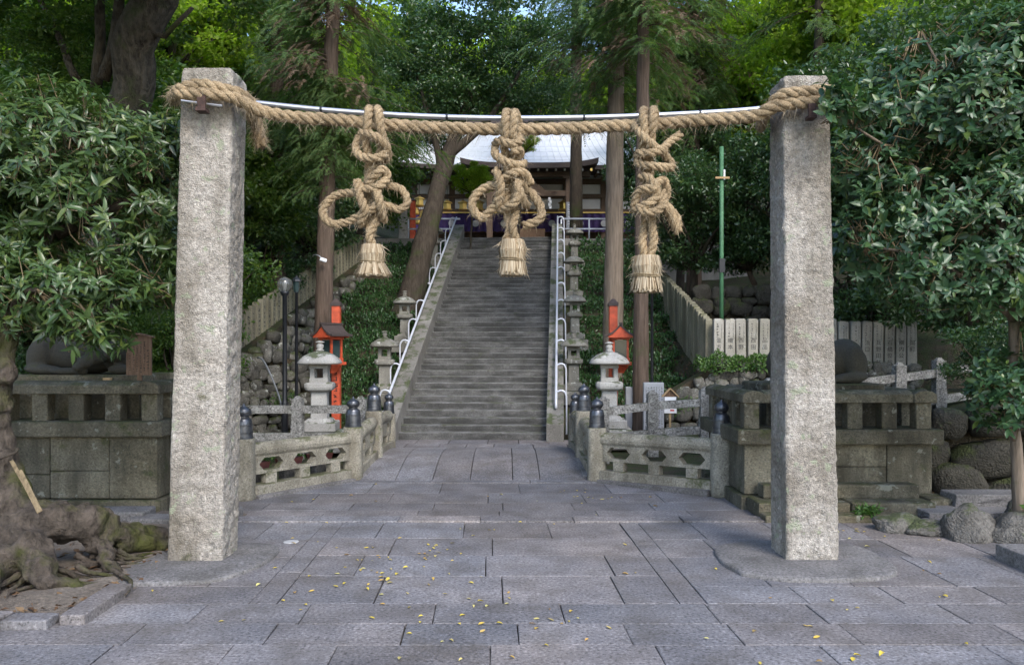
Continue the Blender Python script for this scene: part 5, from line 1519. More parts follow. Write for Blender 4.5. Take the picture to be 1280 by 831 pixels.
# a few crown shapes, each used by several trees (crown centred on the origin, about 3 m across each way)
def crown_variant(seed, nc=80, per=185, rx=3.0, rz=2.5, L=(0.14, 0.22), wr=0.5, pr=(0.45, 0.85)):
    rs = np.random.default_rng(seed)
    q = rs.normal(size=(nc, 3)); q = q / np.linalg.norm(q, axis=1, keepdims=True)
    q *= (0.35 + 0.65 * rs.random((nc, 1)) ** 0.5)
    lump = np.array([1 + 0.30 * noise.noise(Vector(p) * 1.7 + Vector((seed * 3.1, 0, 0))) for p in q])[:, None]
    c = q * lump * np.array([rx, rx, rz])
    r = rs.uniform(pr[0], pr[1], nc)
    v, t = puff(c, r, per, L, wr)
    tw = MB()
    ends = c[rs.permutation(nc)[:22]]
    limb_tubes(tw, (0, 0, -rz * 1.0), ends, 0.11)
    return v, t, tw
CROWNS = {}
def crown_mesh(kind, k):
    key = (kind, k)
    if key not in CROWNS:
        a = dict(evergreen=dict(), dark_leaf=dict(L=(0.13, 0.2)), sunlit_maple=dict(L=(0.15, 0.24), wr=0.75, per=170, pr=(0.5, 1.0)))[kind]
        v, t, tw = crown_variant(hash(kind) % 7 * 0 + {'evergreen': 10, 'dark_leaf': 20, 'sunlit_maple': 30}[kind] + k, **a)
        me = np_mesh(kind + '_crown', v, t); me.materials.append(MAT[kind])
        tm = tw.mesh('limbs', smooth=True, recalc=False); tm.materials.append(MAT['bark_dark'])
        CROWNS[key] = (me, tm)
    return CROWNS[key]
def trunk(o, pts, radii, mat, n=14, wob=0.04, name='trunk'):
    pts = catmull([Vector(p) - o.location for p in pts], 0.28)
    if len(radii) == 2:
        rr = [radii[0] + (radii[1] - radii[0]) * k / (len(pts) - 1) for k in range(len(pts))]
    else:
        rr = list(np.interp(np.linspace(0, 1, len(pts)), np.linspace(0, 1, len(radii)), radii))
    mb = MB().tube(pts, rr, n)
    mb.v = [tuple(Vector(p) * 1.0 + Vector((noise.noise(Vector(p) * 2.3), noise.noise(Vector(p) * 2.3 + Vector((7, 0, 0))), 0)) * wob) for p in mb.v]
    return mb.build(name, MAT[mat], o, smooth=True)
def broad_tree(name, base, top, label, kind, k, scale, r=(0.22, 0.12), group=None, barkm='bark_dark', cat='tree', sz=None, rz=0.0):
    """trunk from base to the crown's foot, crown of a given kind round the point top"""
    o = thing(name, base, label, cat, group)
    base, top = Vector(base), Vector(top)
    zs = sz or scale
    foot = top - Vector((0, 0, 2.3 * zs))
    trunk(o, [base - Vector((0, 0, 0.3)), base.lerp(foot, 0.5) + Vector((random.uniform(-.2, .2), random.uniform(-.2, .2), 0)), foot, top], (r[0], r[1] * 0.7), barkm)
    me, tm = crown_mesh(kind, k)
    for nm, m in (('crown', me), ('limbs', tm)):
        c = put(nm, m, None, o)
        c.location = top - base; c.scale = (scale, scale, zs); c.rotation_euler = (0, 0, rz)
    return o

# cedar: drooping sprays on level branches
def frond(c, d, L, k=9):
    """arrays for feathery sprays: N sprays, each a drooping spine with k pairs of blades"""
    N = len(c)
    d = unit(d); up = np.tile(np.array([0, 0, 1.0]), (N, 1))
    s = unit(np.cross(d, up) + 1e-4); nn = np.cross(s, d)
    V = []; T = []; base = 0
    for j in range(k):
        t = (j + 0.3) / k
        p = c + d * (L * t)[:, None] - up * (L * 0.55 * t * t)[:, None]
        bl = (L * (0.42 * (1 - 0.6 * t)))[:, None]
        for sg in (-1, 1):
            q = unit(d * 0.8 + s * sg * 0.75 - up * (0.35 + 0.4 * t) + RNG.normal(size=(N, 3)) * 0.18)
            w = (L * 0.040)[:, None] * s * 1.0
            tip = p + q * bl
            V += [p - w * 0.8 + d * 0.0, p + w * 0.8 + d * (L * 0.05)[:, None], tip]
            T.append(np.stack([np.arange(N) * 3 + base, np.arange(N) * 3 + 1 + base, np.arange(N) * 3 + 2 + base], 1))
            base += 0
    # interleave per blade
    Vv = np.stack(V, 1)                                   # N, 3*2k, 3
    m = Vv.shape[1]
    v = Vv.reshape(-1, 3)
    tri = (np.arange(N)[:, None, None] * m + np.arange(m).reshape(-1, 3)[None]).reshape(-1, 3)
    return v, tri
def cedar_crown(seed, z0, z1, rmax, nb, spr, L=(0.35, 0.6), droop=0.35):
    rs = np.random.default_rng(seed)
    C = []; D = []; LL = []
    tw = MB()
    for b in range(nb):
        t = rs.random() ** 0.8
        z = z0 + (z1 - z0) * t
        a = rs.random() * 6.283
        R = rmax * (1 - 0.65 * t) * rs.uniform(0.6, 1.1)
        dv = np.array([math.cos(a), math.sin(a), 0])
        pts = []
        for k in range(6):
            u = k / 5
            pts.append(dv * R * u + np.array([0, 0, z + 0.15 * u - droop * R * u * u]))
        tw.tube([Vector(p) for p in pts], [0.022 * (1 - 0.8 * k / 5) for k in range(6)], 5)
        pts = np.array(pts)
        for _ in range(spr):
            u = rs.uniform(0.2, 1.0); i = min(int(u * 5), 4); f = u * 5 - i
            p = pts[i] * (1 - f) + pts[i + 1] * f
            C.append(p + rs.normal(size=3) * 0.12)
            q = dv * 0.7 + np.array([-dv[1], dv[0], 0]) * rs.uniform(-1.2, 1.2) + np.array([0, 0, rs.uniform(-0.5, 0.15)])
            D.append(q); LL.append(rs.uniform(*L))
    v, t = frond(np.array(C), np.array(D), np.array(LL))
    return v, t, tw
def cedar_tree(name, base, ztop, r, label, crowns, barkm='bark_cedar', lean=(0, 0), group='cedars round the steps', dead=None):
    o = thing(name, base, label, 'tree', group)
    base = Vector(base)
    top = base + Vector((lean[0], lean[1], ztop - base.z))
    trunk(o, [base - Vector((0, 0, 0.4)), base + Vector((lean[0] * .08, lean[1] * .08, 0.5)), base.lerp(top, 0.33), base.lerp(top, 0.66), top], (r * 1.18, r, r * 0.85, r * 0.65, r * 0.4), barkm, 16, 0.03)
    for (mk, zc, s, rz) in crowns:
        me, tm = mk
        for nm, m in (('crown', me), ('branches', tm)):
            c = put(nm, m, None, o)
            f = (zc - base.z) / (ztop - base.z)
            c.location = (lean[0] * f, lean[1] * f, zc - base.z); c.scale = (s, s, s); c.rotation_euler = (0, 0, rz)
    return o
def cedar_pack(seed, **kw):
    mat = kw.pop('mat', 'cedar')
    v, t, tw = cedar_crown(seed, **kw)
    me = np_mesh('cedar_crown', v, t); me.materials.append(MAT[mat])
    tm = tw.mesh('branches', smooth=True, recalc=False); tm.materials.append(MAT['bark_cedar'])
    return me, tm
CEDAR_A = cedar_pack(41, z0=-3.0, z1=3.5, rmax=2.9, nb=85, spr=36, L=(0.3, 0.5))
CEDAR_B = cedar_pack(42, z0=-2.6, z1=3.0, rmax=2.4, nb=75, spr=36, droop=0.5, L=(0.3, 0.5))
CEDAR_D = cedar_pack(43, z0=-1.6, z1=1.6, rmax=2.5, nb=16, spr=26, droop=0.6, L=(0.3, 0.55), mat='cedar_dead')

# ------------------------------------------------------------------ trees round the steps
cedar_tree('cedar_tree', (-4.72, 19.6, 0.3), 17.0, 0.215, 'cedar with a straight brown trunk left of the steps carrying a small camera', [(CEDAR_A, 10.3, 0.95, 0.3), (CEDAR_D, 10.0, 0.8, 1.2), (CEDAR_B, 7.2, 0.62, 2.2)], lean=(0.5, 0.2))
cedar_tree('cedar_tree', (2.62, 21.0, 1.1), 19.0, 0.245, 'stout pale barked cedar right of the steps behind the red light', [(CEDAR_A, 12.6, 1.0, 2.0), (CEDAR_D, 11.3, 0.9, 0.4), (CEDAR_B, 10.2, 0.8, 3.9)], 'bark_pale', lean=(0.25, 0))
cedar_tree('cedar_tree', (2.86, 17.9, 0.1), 17.0, 0.165, 'slender straight cedar beside the right red light', [(CEDAR_B, 10.5, 0.9, 1.0), (CEDAR_D, 10.3, 0.75, 2.6)], 'bark_cedar', lean=(0.15, 0))
cedar_tree('cedar_tree', (2.58, 32.2, 6.4), 24.0, 0.24, 'dark cedar trunk at the stair head in front of the hall roof', [(CEDAR_A, 17.5, 1.0, 2.5)], 'bark_dark')
cedar_tree('cedar_tree', (-9.6, 21.5, 2.6), 18.0, 0.25, 'cedar behind the left stone fence with low feathery branches', [(CEDAR_A, 9.6, 1.0, 0.9), (CEDAR_B, 6.6, 0.9, 0.2)])
cedar_tree('cedar_tree', (-6.9, 23.5, 3.2), 19.0, 0.22, 'cedar hanging feathery sprays over the left stone fence', [(CEDAR_A, 10.8, 1.0, 4.2), (CEDAR_B, 7.6, 0.8, 1.2), (CEDAR_D, 12.0, 0.9, 3.0)])
cedar_tree('cedar_tree', (9.2, 24.0, 2.8), 19.0, 0.17, 'distant dark cedar trunk just left of the right pillar head', [(CEDAR_A, 13.5, 1.0, 5.0)], 'bark_dark')
cedar_tree('cedar_tree', (6.6, 29.0, 4.5), 21.0, 0.24, 'cedar with dead brown sprays right of the steps', [(CEDAR_A, 14.2, 1.1, 1.4), (CEDAR_D, 13.6, 1.0, 4.0), (CEDAR_B, 11.0, 1.0, 0.4)])
cedar_tree('cedar_tree', (13.8, 21.5, 3.4), 18.0, 0.26, 'reddish cedar trunk at the upper right edge of the picture', [(CEDAR_A, 12.5, 1.0, 2.0)])

# leaning tree left of the steps with its dark crown
lt = thing('leaning_tree', (-3.45, 25.0, 3.1), 'thick leaning trunk with a dark dense crown left of the steps', 'tree')
trunk(lt, [at(503, 402, 24.9), at(511, 380, 25), at(529, 310, 25.2), at(548, 235, 25.6), at(562, 190, 26), at(590, 110, 26.5)], (0.46, 0.37, 0.31, 0.27, 0.23, 0.14), 'bark_dark', 16, 0.06)
trunk(lt, [at(562, 195, 26), at(610, 150, 26.2), at(650, 90, 26.5)], (0.15, 0.06), 'bark_dark', 10, 0.05, 'limb')
trunk(lt, [at(554, 220, 25.8), at(540, 160, 25.8), at(520, 90, 26)], (0.14, 0.05), 'bark_dark', 10, 0.05, 'limb')
me, tm = crown_mesh('dark_leaf', 0)
for (px, py, d, s, rz) in ((590, 55, 27.0, 1.05, 0.2), (530, 120, 26.5, 0.72, 1.8), (655, 105, 26.8, 0.62, 3.0)):
    c = put('crown', me, None, lt); c.location = at(px, py, d) - lt.location; c.scale = (s, s, s * 0.9); c.rotation_euler = (0, 0, rz)
# mossy trunk at the upper left
mt = thing('mossy_tree', (-6.9, 14.0, 0.0), 'massive mossy forked trunk high at the upper left', 'tree')
trunk(mt, [(-7.0, 14.2, -0.3), (-7.3, 14.0, 3.0), (-6.95, 13.6, 5.2), (-6.25, 13.3, 6.6), at(165, 60, 13.1), at(196, -5, 12.9), at(225, -120, 12.8)], (0.6, 0.40, 0.36, 0.34, 0.33, 0.31, 0.25), 'bark_moss', 18, 0.07)
for pts, rr in (([at(120, 110, 13.6), at(126, 50, 13.4), at(122, -30, 13.2)], (0.10, 0.07)), ([at(128, 100, 13.3), at(146, 40, 13.2), at(150, -30, 13.0)], (0.10, 0.08)), ([at(95, 100, 13.6), at(70, 40, 13.8), at(40, -20, 14)], (0.07, 0.04)), ([at(182, 35, 13.0), at(205, 45, 12.8), at(240, 10, 12.6)], (0.06, 0.03))):
    trunk(mt, pts, rr, 'bark_moss', 10, 0.04, 'limb')
me, tm = crown_mesh('evergreen', 1)
for (px, py, d, s) in ((60, -20, 14.5, 0.75), (230, -110, 14.0, 0.8), (20, -190, 10.5, 0.8), (110, 60, 14.6, 0.42), (-60, -330, 8.2, 0.8), (200, -360, 9.2, 0.7)):  # crowns well above the frame are added, unseen, to shade the left side
    c = put('crown', me, None, mt); c.location = at(px, py, d) - mt.location; c.scale = (s, s, s * 0.8); c.rotation_euler = (0, 0, px)

def Bt(px, pyc, d, kind, k, s, lab, sz=None, r=(0.18, 0.1), group='broadleaved trees', cat='tree', barkm='bark_dark', name='evergreen_tree', rz=None):
    top = at(px, pyc, d)
    z = ground_z(top.x, d)
    return broad_tree(name, (top.x + random.uniform(-.3, .3), d, z), top, lab, kind, k, s, r, group, barkm, cat, sz, random.uniform(0, 6) if rz is None else rz)
# understorey on the left
Bt(60, 330, 16.5, 'dark_leaf', 1, 0.75, 'dark bushy tree behind the left statue')
Bt(190, 360, 17.5, 'evergreen', 0, 0.72, 'bushy green tree behind the wooden notice board')
Bt(-40, 420, 14.6, 'dark_leaf', 2, 0.5, 'low dark shrub behind the left end of the left plinth', cat='shrub', name='evergreen_shrub')
Bt(120, 440, 15.6, 'evergreen', 1, 0.42, 'low green shrub just behind the left statue', cat='shrub', name='evergreen_shrub')
Bt(225, 445, 16.2, 'evergreen', 2, 0.38, 'low green shrub between the notice board and the left pillar', cat='shrub', name='evergreen_shrub')
Bt(330, 310, 23.5, 'dark_leaf', 0, 0.68, 'dark evergreen tree overhanging the left stone fence')
Bt(262, 250, 22.0, 'evergreen', 1, 0.85, 'evergreen tree behind the left pillar')
Bt(385, 250, 27.0, 'dark_leaf', 1, 0.72, 'dark evergreen tree behind the left cedar trunk')
Bt(445, 205, 31.0, 'evergreen', 2, 0.85, 'evergreen tree behind the left tassel')
Bt(120, 190, 19.0, 'evergreen', 2, 1.0, 'evergreen tree high behind the long leaved tree')
Bt(-20, 150, 18.0, 'evergreen', 0, 1.0, 'evergreen tree at the upper left edge')
Bt(230, 110, 24.0, 'evergreen', 0, 1.15, 'tall evergreen tree above the left pillar head')
Bt(330, 70, 29.0, 'sunlit_maple', 0, 1.2, 'light green tree high between the left pillar and the cedar', name='maple_tree', group='light green maples')
Bt(465, 75, 38.0, 'sunlit_maple', 1, 1.35, 'light green tree above the left tassel', name='maple_tree', group='light green maples')
Bt(45, 60, 24.0, 'sunlit_maple', 2, 0.9, 'light green tree at the upper left behind the mossy trunk', name='maple_tree', group='light green maples')
Bt(215, 30, 21.0, 'sunlit_maple', 1, 0.6, 'light green boughs right of the mossy trunk', name='maple_tree', group='light green maples')
# right side
Bt(868, 265, 24.5, 'dark_leaf', 2, 0.72, 'dark glossy tree behind the climbing right fence')
Bt(935, 255, 24.0, 'dark_leaf', 0, 0.78, 'dark glossy tree behind the green pole', r=(0.11, 0.07), barkm='bark_cedar')
Bt(840, 200, 30.0, 'dark_leaf', 1, 0.85, 'dark glossy tree right of the right tassel')
Bt(1005, 250, 22.5, 'dark_leaf', 1, 0.8, 'dark glossy tree hidden behind the right pillar')
Bt(1100, 330, 20.5, 'dark_leaf', 2, 0.8, 'dark glossy tree behind the right fence posts')
Bt(1215, 320, 17.0, 'dark_leaf', 0, 0.75, 'dark glossy tree behind the boulder wall')
Bt(1290, 440, 13.5, 'dark_leaf', 1, 0.42, 'low dark shrub at the right edge above the boulder wall', cat='shrub', name='evergreen_shrub')
Bt(1120, 160, 20.0, 'dark_leaf', 1, 1.0, 'dark evergreen tree high behind the right pillar head')
Bt(1240, 120, 17.5, 'evergreen', 2, 0.95, 'evergreen tree at the upper right')
Bt(1060, 85, 26.0, 'sunlit_maple', 2, 1.0, 'light green tree above the right pillar head', name='maple_tree', group='light green maples')
Bt(905, 105, 36.0, 'sunlit_maple', 0, 1.3, 'light green tree between the right tassel and the right pillar', name='maple_tree', group='light green maples')
Bt(985, 40, 33.0, 'sunlit_maple', 1, 1.1, 'light green tree high left of the right pillar head', name='maple_tree', group='light green maples')
# behind the hall
for k, (px, py, d, s, lab) in enumerate(((640, 130, 50, 1.7, 'sunlit light green tree behind the middle tassel top'), (735, 140, 48, 1.45, 'sunlit light green tree above the hall roof'), (560, 120, 47, 1.3, 'light green tree behind the leaning tree'), (825, 95, 46, 1.6, 'light green tree behind the two right cedars'))):
    Bt(px, py, d, 'sunlit_maple', k % 3, s, lab, name='maple_tree', group='light green maples')
for k, (px, py, d, s, lab) in enumerate(((390, 120, 40, 1.4, 'tall evergreen beyond the left cedar trunk'), (970, 150, 38, 1.4, 'tall evergreen beyond the green pole'), (170, 60, 36, 1.5, 'tall evergreen beyond the mossy trunk'), (1150, 40, 34, 1.5, 'tall evergreen beyond the right tree'), (1270, 60, 30, 1.3, 'tall evergreen beyond the upper right edge'))):
    Bt(px, py, d, 'evergreen', k % 3, s, lab, name='evergreen_tree')
# small maple spray beside the tassel over the hall roof
Bt(655, 176, 30.5, 'sunlit_maple', 2, 0.2, 'little light green bough hanging before the hall roof', name='maple_bough', cat='tree', r=(0.05, 0.03), group='light green maples')
Bt(590, 224, 30.0, 'sunlit_maple', 1, 0.26, 'little light green bough beside the leaning trunk', name='maple_bough', cat='tree', r=(0.05, 0.03), group='light green maples')

# far wooded hillside as one mass
N = 170
fx = RNG.uniform(-60, 60, N); fy = RNG.uniform(58, 95, N)
fz = np.array([ground_z(x, y) for x, y in zip(fx, fy)]) + RNG.uniform(1, 6, N)
v, t = puff(np.stack([fx, fy, fz], 1), RNG.uniform(2.2, 4.2, N), 420, (0.5, 0.9), 0.6)
fw = put('far_wood', np_mesh('far_wood', v, t), MAT['evergreen'])
tag(fw, 'dense evergreen wood on the far hillside', kind='stuff')

# ------------------------------------------------------------------ hedges on the banks
def hedge_mesh(seed, w, dep, h, n, L=(0.07, 0.11)):
    rs = np.random.default_rng(seed)
    u = rs.uniform(-1, 1, n); a = rs.uniform(-0.3, math.pi + 0.3, n)
    k = np.array([1 + 0.75 * noise.noise((x * w * 1.6, seed, 0.0)) for x in u])
    rad = 1 - 0.25 * rs.random(n)
    c = np.stack([u * w / 2, np.cos(a) * dep / 2 * rad * k, np.sin(a) * h * rad * k], 1)
    out = np.stack([rs.normal(size=n) * 0.3, np.cos(a), np.sin(a) + 0.3], 1)
    d = unit(out * 0.5 + rs.normal(size=(n, 3)) * 0.7)
    nn_ = unit(out + rs.normal(size=(n, 3)) * 0.5)
    Ls = rs.uniform(L[0], L[1], n)
    v, t = leaves4(c, d, nn_, Ls, Ls * 0.5)
    return np_mesh('hedge', v, t)
HEDGE = [hedge_mesh(60 + k, 2.4, 0.62, 0.42, 1300, (0.08, 0.14)) for k in range(3)]
ordn = ('lowest', 'second', 'third', 'fourth', 'fifth', 'sixth', 'seventh', 'eighth', 'ninth', 'tenth', 'eleventh', 'twelfth')
for side, xa, xb in ((-1, -5.75, -3.35), (1, 1.55, 4.5)):
    for k in range(10):
        y = 19.75 + k * 1.2
        z = slope_z(y) - 0.14
        xo = STAIR_DX * (y - STAIR_Y)
        a = xa + (xo * 0.8 if side < 0 else xo); b = xb + xo
        o = thing('hedge_row', ((a + b) / 2, y, z), '%s row of clipped evergreen hedge on the %s bank of the steps' % (ordn[k], 'left' if side < 0 else 'right'), 'hedge', 'hedge rows on the banks of the steps')
        for q in range(2):
            c = put('foliage', HEDGE[(k + q + (side > 0)) % 3].copy() if False else HEDGE[(k + q + (side > 0)) % 3], None, o)
            if not len(c.data.materials): c.data.materials.append(MAT['hedge'])
            c.location = ((q - 0.5) * (b - a) / 2, random.uniform(-.05, .05), 0); c.scale = ((b - a) / 2 / 2.25, 1, random.uniform(0.85, 1.25)); c.rotation_euler = (0, 0, random.uniform(-.05, .05) + (math.pi if q else 0))
hl = hedge_mesh(70, 3.2, 0.75, 0.28, 4200, (0.06, 0.10)); hl.materials.append(MAT['hedge_lit'])
h1 = put('clipped_hedge', hl, None, None, loc=(5.9, 18.62, 1.76)); tag(h1, 'low bright green hedge at the foot of the inscribed fence', 'hedge')
for o in PLANTERS:
    v, t = puff(np.array([(x, RNG.uniform(-.03, .03), 0.53) for x in (-0.12, 0.0, 0.12)]), np.array([0.10, 0.10, 0.10]), 70, (0.04, 0.07), 0.55)
    me = np_mesh('plants', v, t); me.materials.append(MAT['hedge_lit']); put('plants', me, None, o)

# ------------------------------------------------------------------ near trees built leaf by leaf
def whorl_tree(o, lobes, n, leaf, per, width, mat, hubs, droop, spread, fn=leaves8, seed=1, keep=None):
    rs = np.random.default_rng(seed)
    P = []; NRM = []
    vol = np.array([l[1][0] * l[1][1] * l[1][2] for l in lobes]); vol = vol ** 0.7; vol /= vol.sum()
    while len(P) < n:
        k = rs.choice(len(lobes), p=vol)
        c, r = np.array(lobes[k][0]), np.array(lobes[k][1])
        q = rs.normal(size=3); q /= np.linalg.norm(q)
        rad = rs.random() ** 0.33
        p = c + q * r * rad
        if noise.noise(Vector(p) * 1.9 + Vector((seed, 0, 0))) < -0.22: continue
        if keep and not keep(p): continue
        P.append(p); NRM.append(q / r * r.mean())
    P = np.array(P); NRM = unit(np.array(NRM))
    ax = unit(NRM * 0.7 + np.array([0, -0.25, 0.55]) + rs.normal(size=P.shape) * 0.35)
    N = len(P) * per
    axr = np.repeat(ax, per, 0); c = np.repeat(P, per, 0)
    u = unit(np.cross(axr, np.tile([0.31, 0.17, 0.93], (N, 1)))); w = np.cross(axr, u)
    ph = np.tile(np.arange(per) * 2 * math.pi / per, len(P)) + np.repeat(rs.uniform(0, 6.28, len(P)), per) + rs.normal(size=N) * 0.5
    rad = u * np.cos(ph)[:, None] + w * np.sin(ph)[:, None]
    el = rs.uniform(spread[0], spread[1], N)[:, None]
    d = unit(rad * np.cos(el) + axr * np.sin(el))
    nn_ = unit(axr * np.cos(el) - rad * np.sin(el))
    L = rs.uniform(leaf[0] * 0.75, leaf[1], N) * np.repeat(rs.uniform(0.7, 1.2, len(P)), per)
    c = c - axr * rs.uniform(0, 0.06, (N, 1)) + rs.normal(size=(N, 3)) * 0.012
    v, t = fn(c, d, nn_, L, L * width, 0.16, droop)
    me = np_mesh('crown', v - np.array(o.location), t, True); me.materials.append(mat)
    put('crown', me, None, o)
    tw = MB()
    H = np.array(hubs)
    for p, a in zip(P[::3], ax[::3]):
        k = np.argmin(((H - p) ** 2).sum(1)); h = H[k]
        s = p - a * 0.3
        dist = np.linalg.norm(p - h)
        s0 = p + (h - p) * min(1.0, 0.33 / max(dist, 0.01))
        tw.tube([Vector(s0), Vector((s0 + s) / 2 + np.array([0, 0, -0.02])), Vector(p)], [0.008, 0.006, 0.004], 4, cap=False)
    tw.v = [tuple(np.array(q) - np.array(o.location)) for q in tw.v]
    tag(tw.build('twigs', MAT['twig'], o, smooth=True), kind='stuff')
    return o
# left: long leaved evergreen with gnarled roots
lo_ = thing('long_leaved_tree', (-4.55, 7.8, 0), 'gnarled evergreen with long narrow leaves and exposed mossy roots at the left', 'tree')
def chain(pts, rr, out, jit=0.25, step=0.6):
    p = catmull([Vector(q) for q in pts], min(rr) * step)
    for k, q in enumerate(p):
        r = np.interp(k / (len(p) - 1), np.linspace(0, 1, len(rr)), rr) * random.uniform(1 - jit, 1 + jit)
        out.append((q, (r, r * random.uniform(0.85, 1.1), r * random.uniform(0.8, 1.05)), random.uniform(-.4, .4), random.uniform(0, 3)))
parts = []
chain([(-4.9, 7.75, 0.05), (-4.88, 7.75, 0.45), (-4.95, 7.8, 0.85), (-5.03, 7.85, 1.4), (-5.0, 7.9, 2.1), (-4.95, 8.0, 2.8)], (0.34, 0.25, 0.15, 0.10, 0.09, 0.08), parts, 0.16)
chain([(-4.65, 7.7, 0.55), (-4.35, 7.9, 0.50), (-4.15, 8.15, 0.36), (-4.0, 8.35, 0.22), (-3.75, 8.6, 0.08)], (0.17, 0.16, 0.15, 0.11, 0.07), parts, 0.25)
chain([(-4.6, 7.5, 0.35), (-4.35, 7.35, 0.25), (-4.2, 7.2, 0.12), (-3.95, 7.25, 0.05), (-3.75, 7.4, 0.0)], (0.18, 0.14, 0.09, 0.055, 0.04), parts, 0.25)
chain([(-4.75, 7.45, 0.3), (-4.7, 7.1, 0.18), (-4.55, 6.85, 0.03)], (0.20, 0.16, 0.09), parts, 0.25)
chain([(-4.9, 7.5, 0.3), (-5.0, 7.1, 0.15), (-5.1, 6.8, 0.02)], (0.20, 0.15, 0.08), parts, 0.2)
chain([(-4.25, 8.1, 0.32), (-4.05, 7.95, 0.2), (-3.95, 7.8, 0.10), (-3.8, 7.75, 0.03)], (0.13, 0.10, 0.07, 0.05), parts, 0.25)
chain([(-4.4, 7.9, 0.48), (-4.3, 8.0, 0.50)], (0.17, 0.15), parts, 0.2)
chain([(-4.1, 8.3, 0.28), (-3.9, 8.7, 0.16), (-3.7, 9.0, 0.05)], (0.15, 0.11, 0.07), parts, 0.25)
chain([(-4.5, 7.6, 0.1), (-4.25, 7.6, 0.06), (-4.0, 7.55, 0.02), (-3.85, 7.6, 0.0)], (0.10, 0.06, 0.045, 0.03), parts, 0.25)
for k in range(10):                                     # burls
    q = random.choice(parts[:60])[0]
    parts.append((q + Vector((random.uniform(-.1, .1), -0.1, random.uniform(0, .1))), (random.uniform(.07, .12),) * 3, 0, 0))
me = blob([((p.x - lo_.location.x, p.y - lo_.location.y, p.z), r, a, b) for p, r, a, b in parts], 0.026, 2)
for vv in me.vertices:
    q = Vector(vv.co)
    vv.co = q + q.normalized() * (0.07 * noise.noise(q * 4.5) + 0.045 * noise.noise(q * 10) + 0.02 * noise.noise(q * 22))
me.materials.append(MAT['bark_root'])
put('trunk_and_roots', me, None, lo_)
rl_ = MB()
for k in range(13):                                     # rootlets running into the soil
    a = random.uniform(-0.9, 2.0); q = Vector((-4.6, 7.6, 0)) + Vector((math.cos(a), -math.sin(a) * 0.9 + 0.25, 0)) * random.uniform(0.3, 0.85) - lo_.location
    pts_ = [q + Vector((0, 0, random.uniform(0.06, 0.2)))]
    for j in range(4):
        a += random.uniform(-.7, .7)
        pts_.append(Vector((pts_[-1].x, pts_[-1].y, 0)) + Vector((math.cos(a), -math.sin(a), 0)) * random.uniform(0.1, 0.2) + Vector((0, 0, max(0.03, 0.09 - 0.02 * j) + random.uniform(-.015, .02))))
    pc = catmull(pts_, 0.05)
    rl_.tube(pc, [0.032 * (1 - 0.75 * m / (len(pc) - 1)) * random.uniform(0.85, 1.15) for m in range(len(pc))], 7)
tag(rl_.build('rootlets', MAT['bark_root'], lo_, smooth=True), kind='stuff')
limbs = [[(-4.97, 8.0, 2.5), (-4.7, 8.1, 2.9), (-4.3, 8.1, 3.1)], [(-4.97, 8.0, 2.6), (-5.3, 7.8, 3.2), (-5.6, 7.7, 3.8)], [(-4.95, 8.0, 2.7), (-4.8, 8.4, 3.5), (-4.5, 8.6, 4.2)], [(-4.97, 8.0, 2.4), (-4.7, 7.6, 2.7), (-4.4, 7.4, 2.75)], [(-4.8, 8.4, 3.4), (-4.2, 8.7, 3.8), (-3.9, 8.8, 4.1)]]
hubs = []
for l in limbs:
    trunk(lo_, l, (0.07, 0.02), 'bark_dark', 8, 0.02, 'limb')
    hubs += [tuple(q) for q in catmull([Vector(p) for p in l], 0.25)]
whorl_tree(lo_, [((-4.85, 8.35, 3.8), (1.3, 1.1, 1.25)), ((-4.3, 9.1, 4.55), (0.75, 0.5, 0.5)), ((-5.2, 9.0, 4.75), (0.9, 0.5, 0.55)), ((-5.7, 8.0, 3.4), (1.0, 1.0, 1.2)), ((-4.5, 8.05, 2.75), (0.85, 0.8, 0.5)), ((-3.95, 8.95, 3.95), (0.55, 0.5, 0.75)), ((-4.15, 8.0, 2.42), (0.45, 0.45, 0.28)), ((-3.75, 8.75, 2.9), (0.35, 0.35, 0.5))], 3200, (0.11, 0.16), 8, 0.29, MAT['oleander'], hubs, 0.32, (-0.35, 0.75), seed=21,
           keep=lambda p: not (-3.62 < p[0] < -2.8 and p[1] < 8.8))
# right: camellia-like tree with glossy rosettes
ro_ = thing('glossy_leaved_tree', (6.0, 9.35, 0), 'glossy dark leaved tree with a thin bare trunk at the right', 'tree')
trunk(ro_, [(5.98, 9.35, 0.0), (5.92, 9.35, 0.6), (5.85, 9.3, 1.1), (5.75, 9.2, 1.7), (5.7, 9.1, 2.6), (5.5, 9.0, 3.6), (5.4, 9.0, 4.8)], (0.11, 0.07, 0.06, 0.055, 0.05, 0.04, 0.02), 'bark_pale', 10, 0.02)
trunk(ro_, [(6.0, 9.4, 0.25), (6.2, 9.25, 0.05), (6.35, 9.1, -0.05)], (0.08, 0.03), 'bark_pale', 8, 0.02, 'root')
hubs = []
for l in ([(5.85, 9.3, 1.1), (5.65, 9.1, 1.4), (5.55, 8.95, 1.7)], [(5.72, 9.1, 2.5), (5.1, 8.8, 2.9), (4.4, 8.6, 3.2), (3.8, 8.6, 3.3)], [(5.6, 9.0, 3.4), (4.8, 8.8, 3.9), (4.2, 8.7, 4.3), (3.4, 8.2, 4.55)], [(5.5, 9.0, 3.8), (5.9, 8.6, 4.4), (6.1, 8.5, 5.2)], [(5.45, 9.0, 4.4), (4.9, 8.9, 5.1), (4.5, 8.8, 5.7)], [(5.7, 9.1, 2.7), (6.1, 8.7, 3.0), (6.4, 8.5, 3.4)]):
    trunk(ro_, l, (0.035, 0.01), 'bark_pale', 7, 0.015, 'limb'); hubs += [tuple(q) for q in catmull([Vector(p) for p in l], 0.25)]
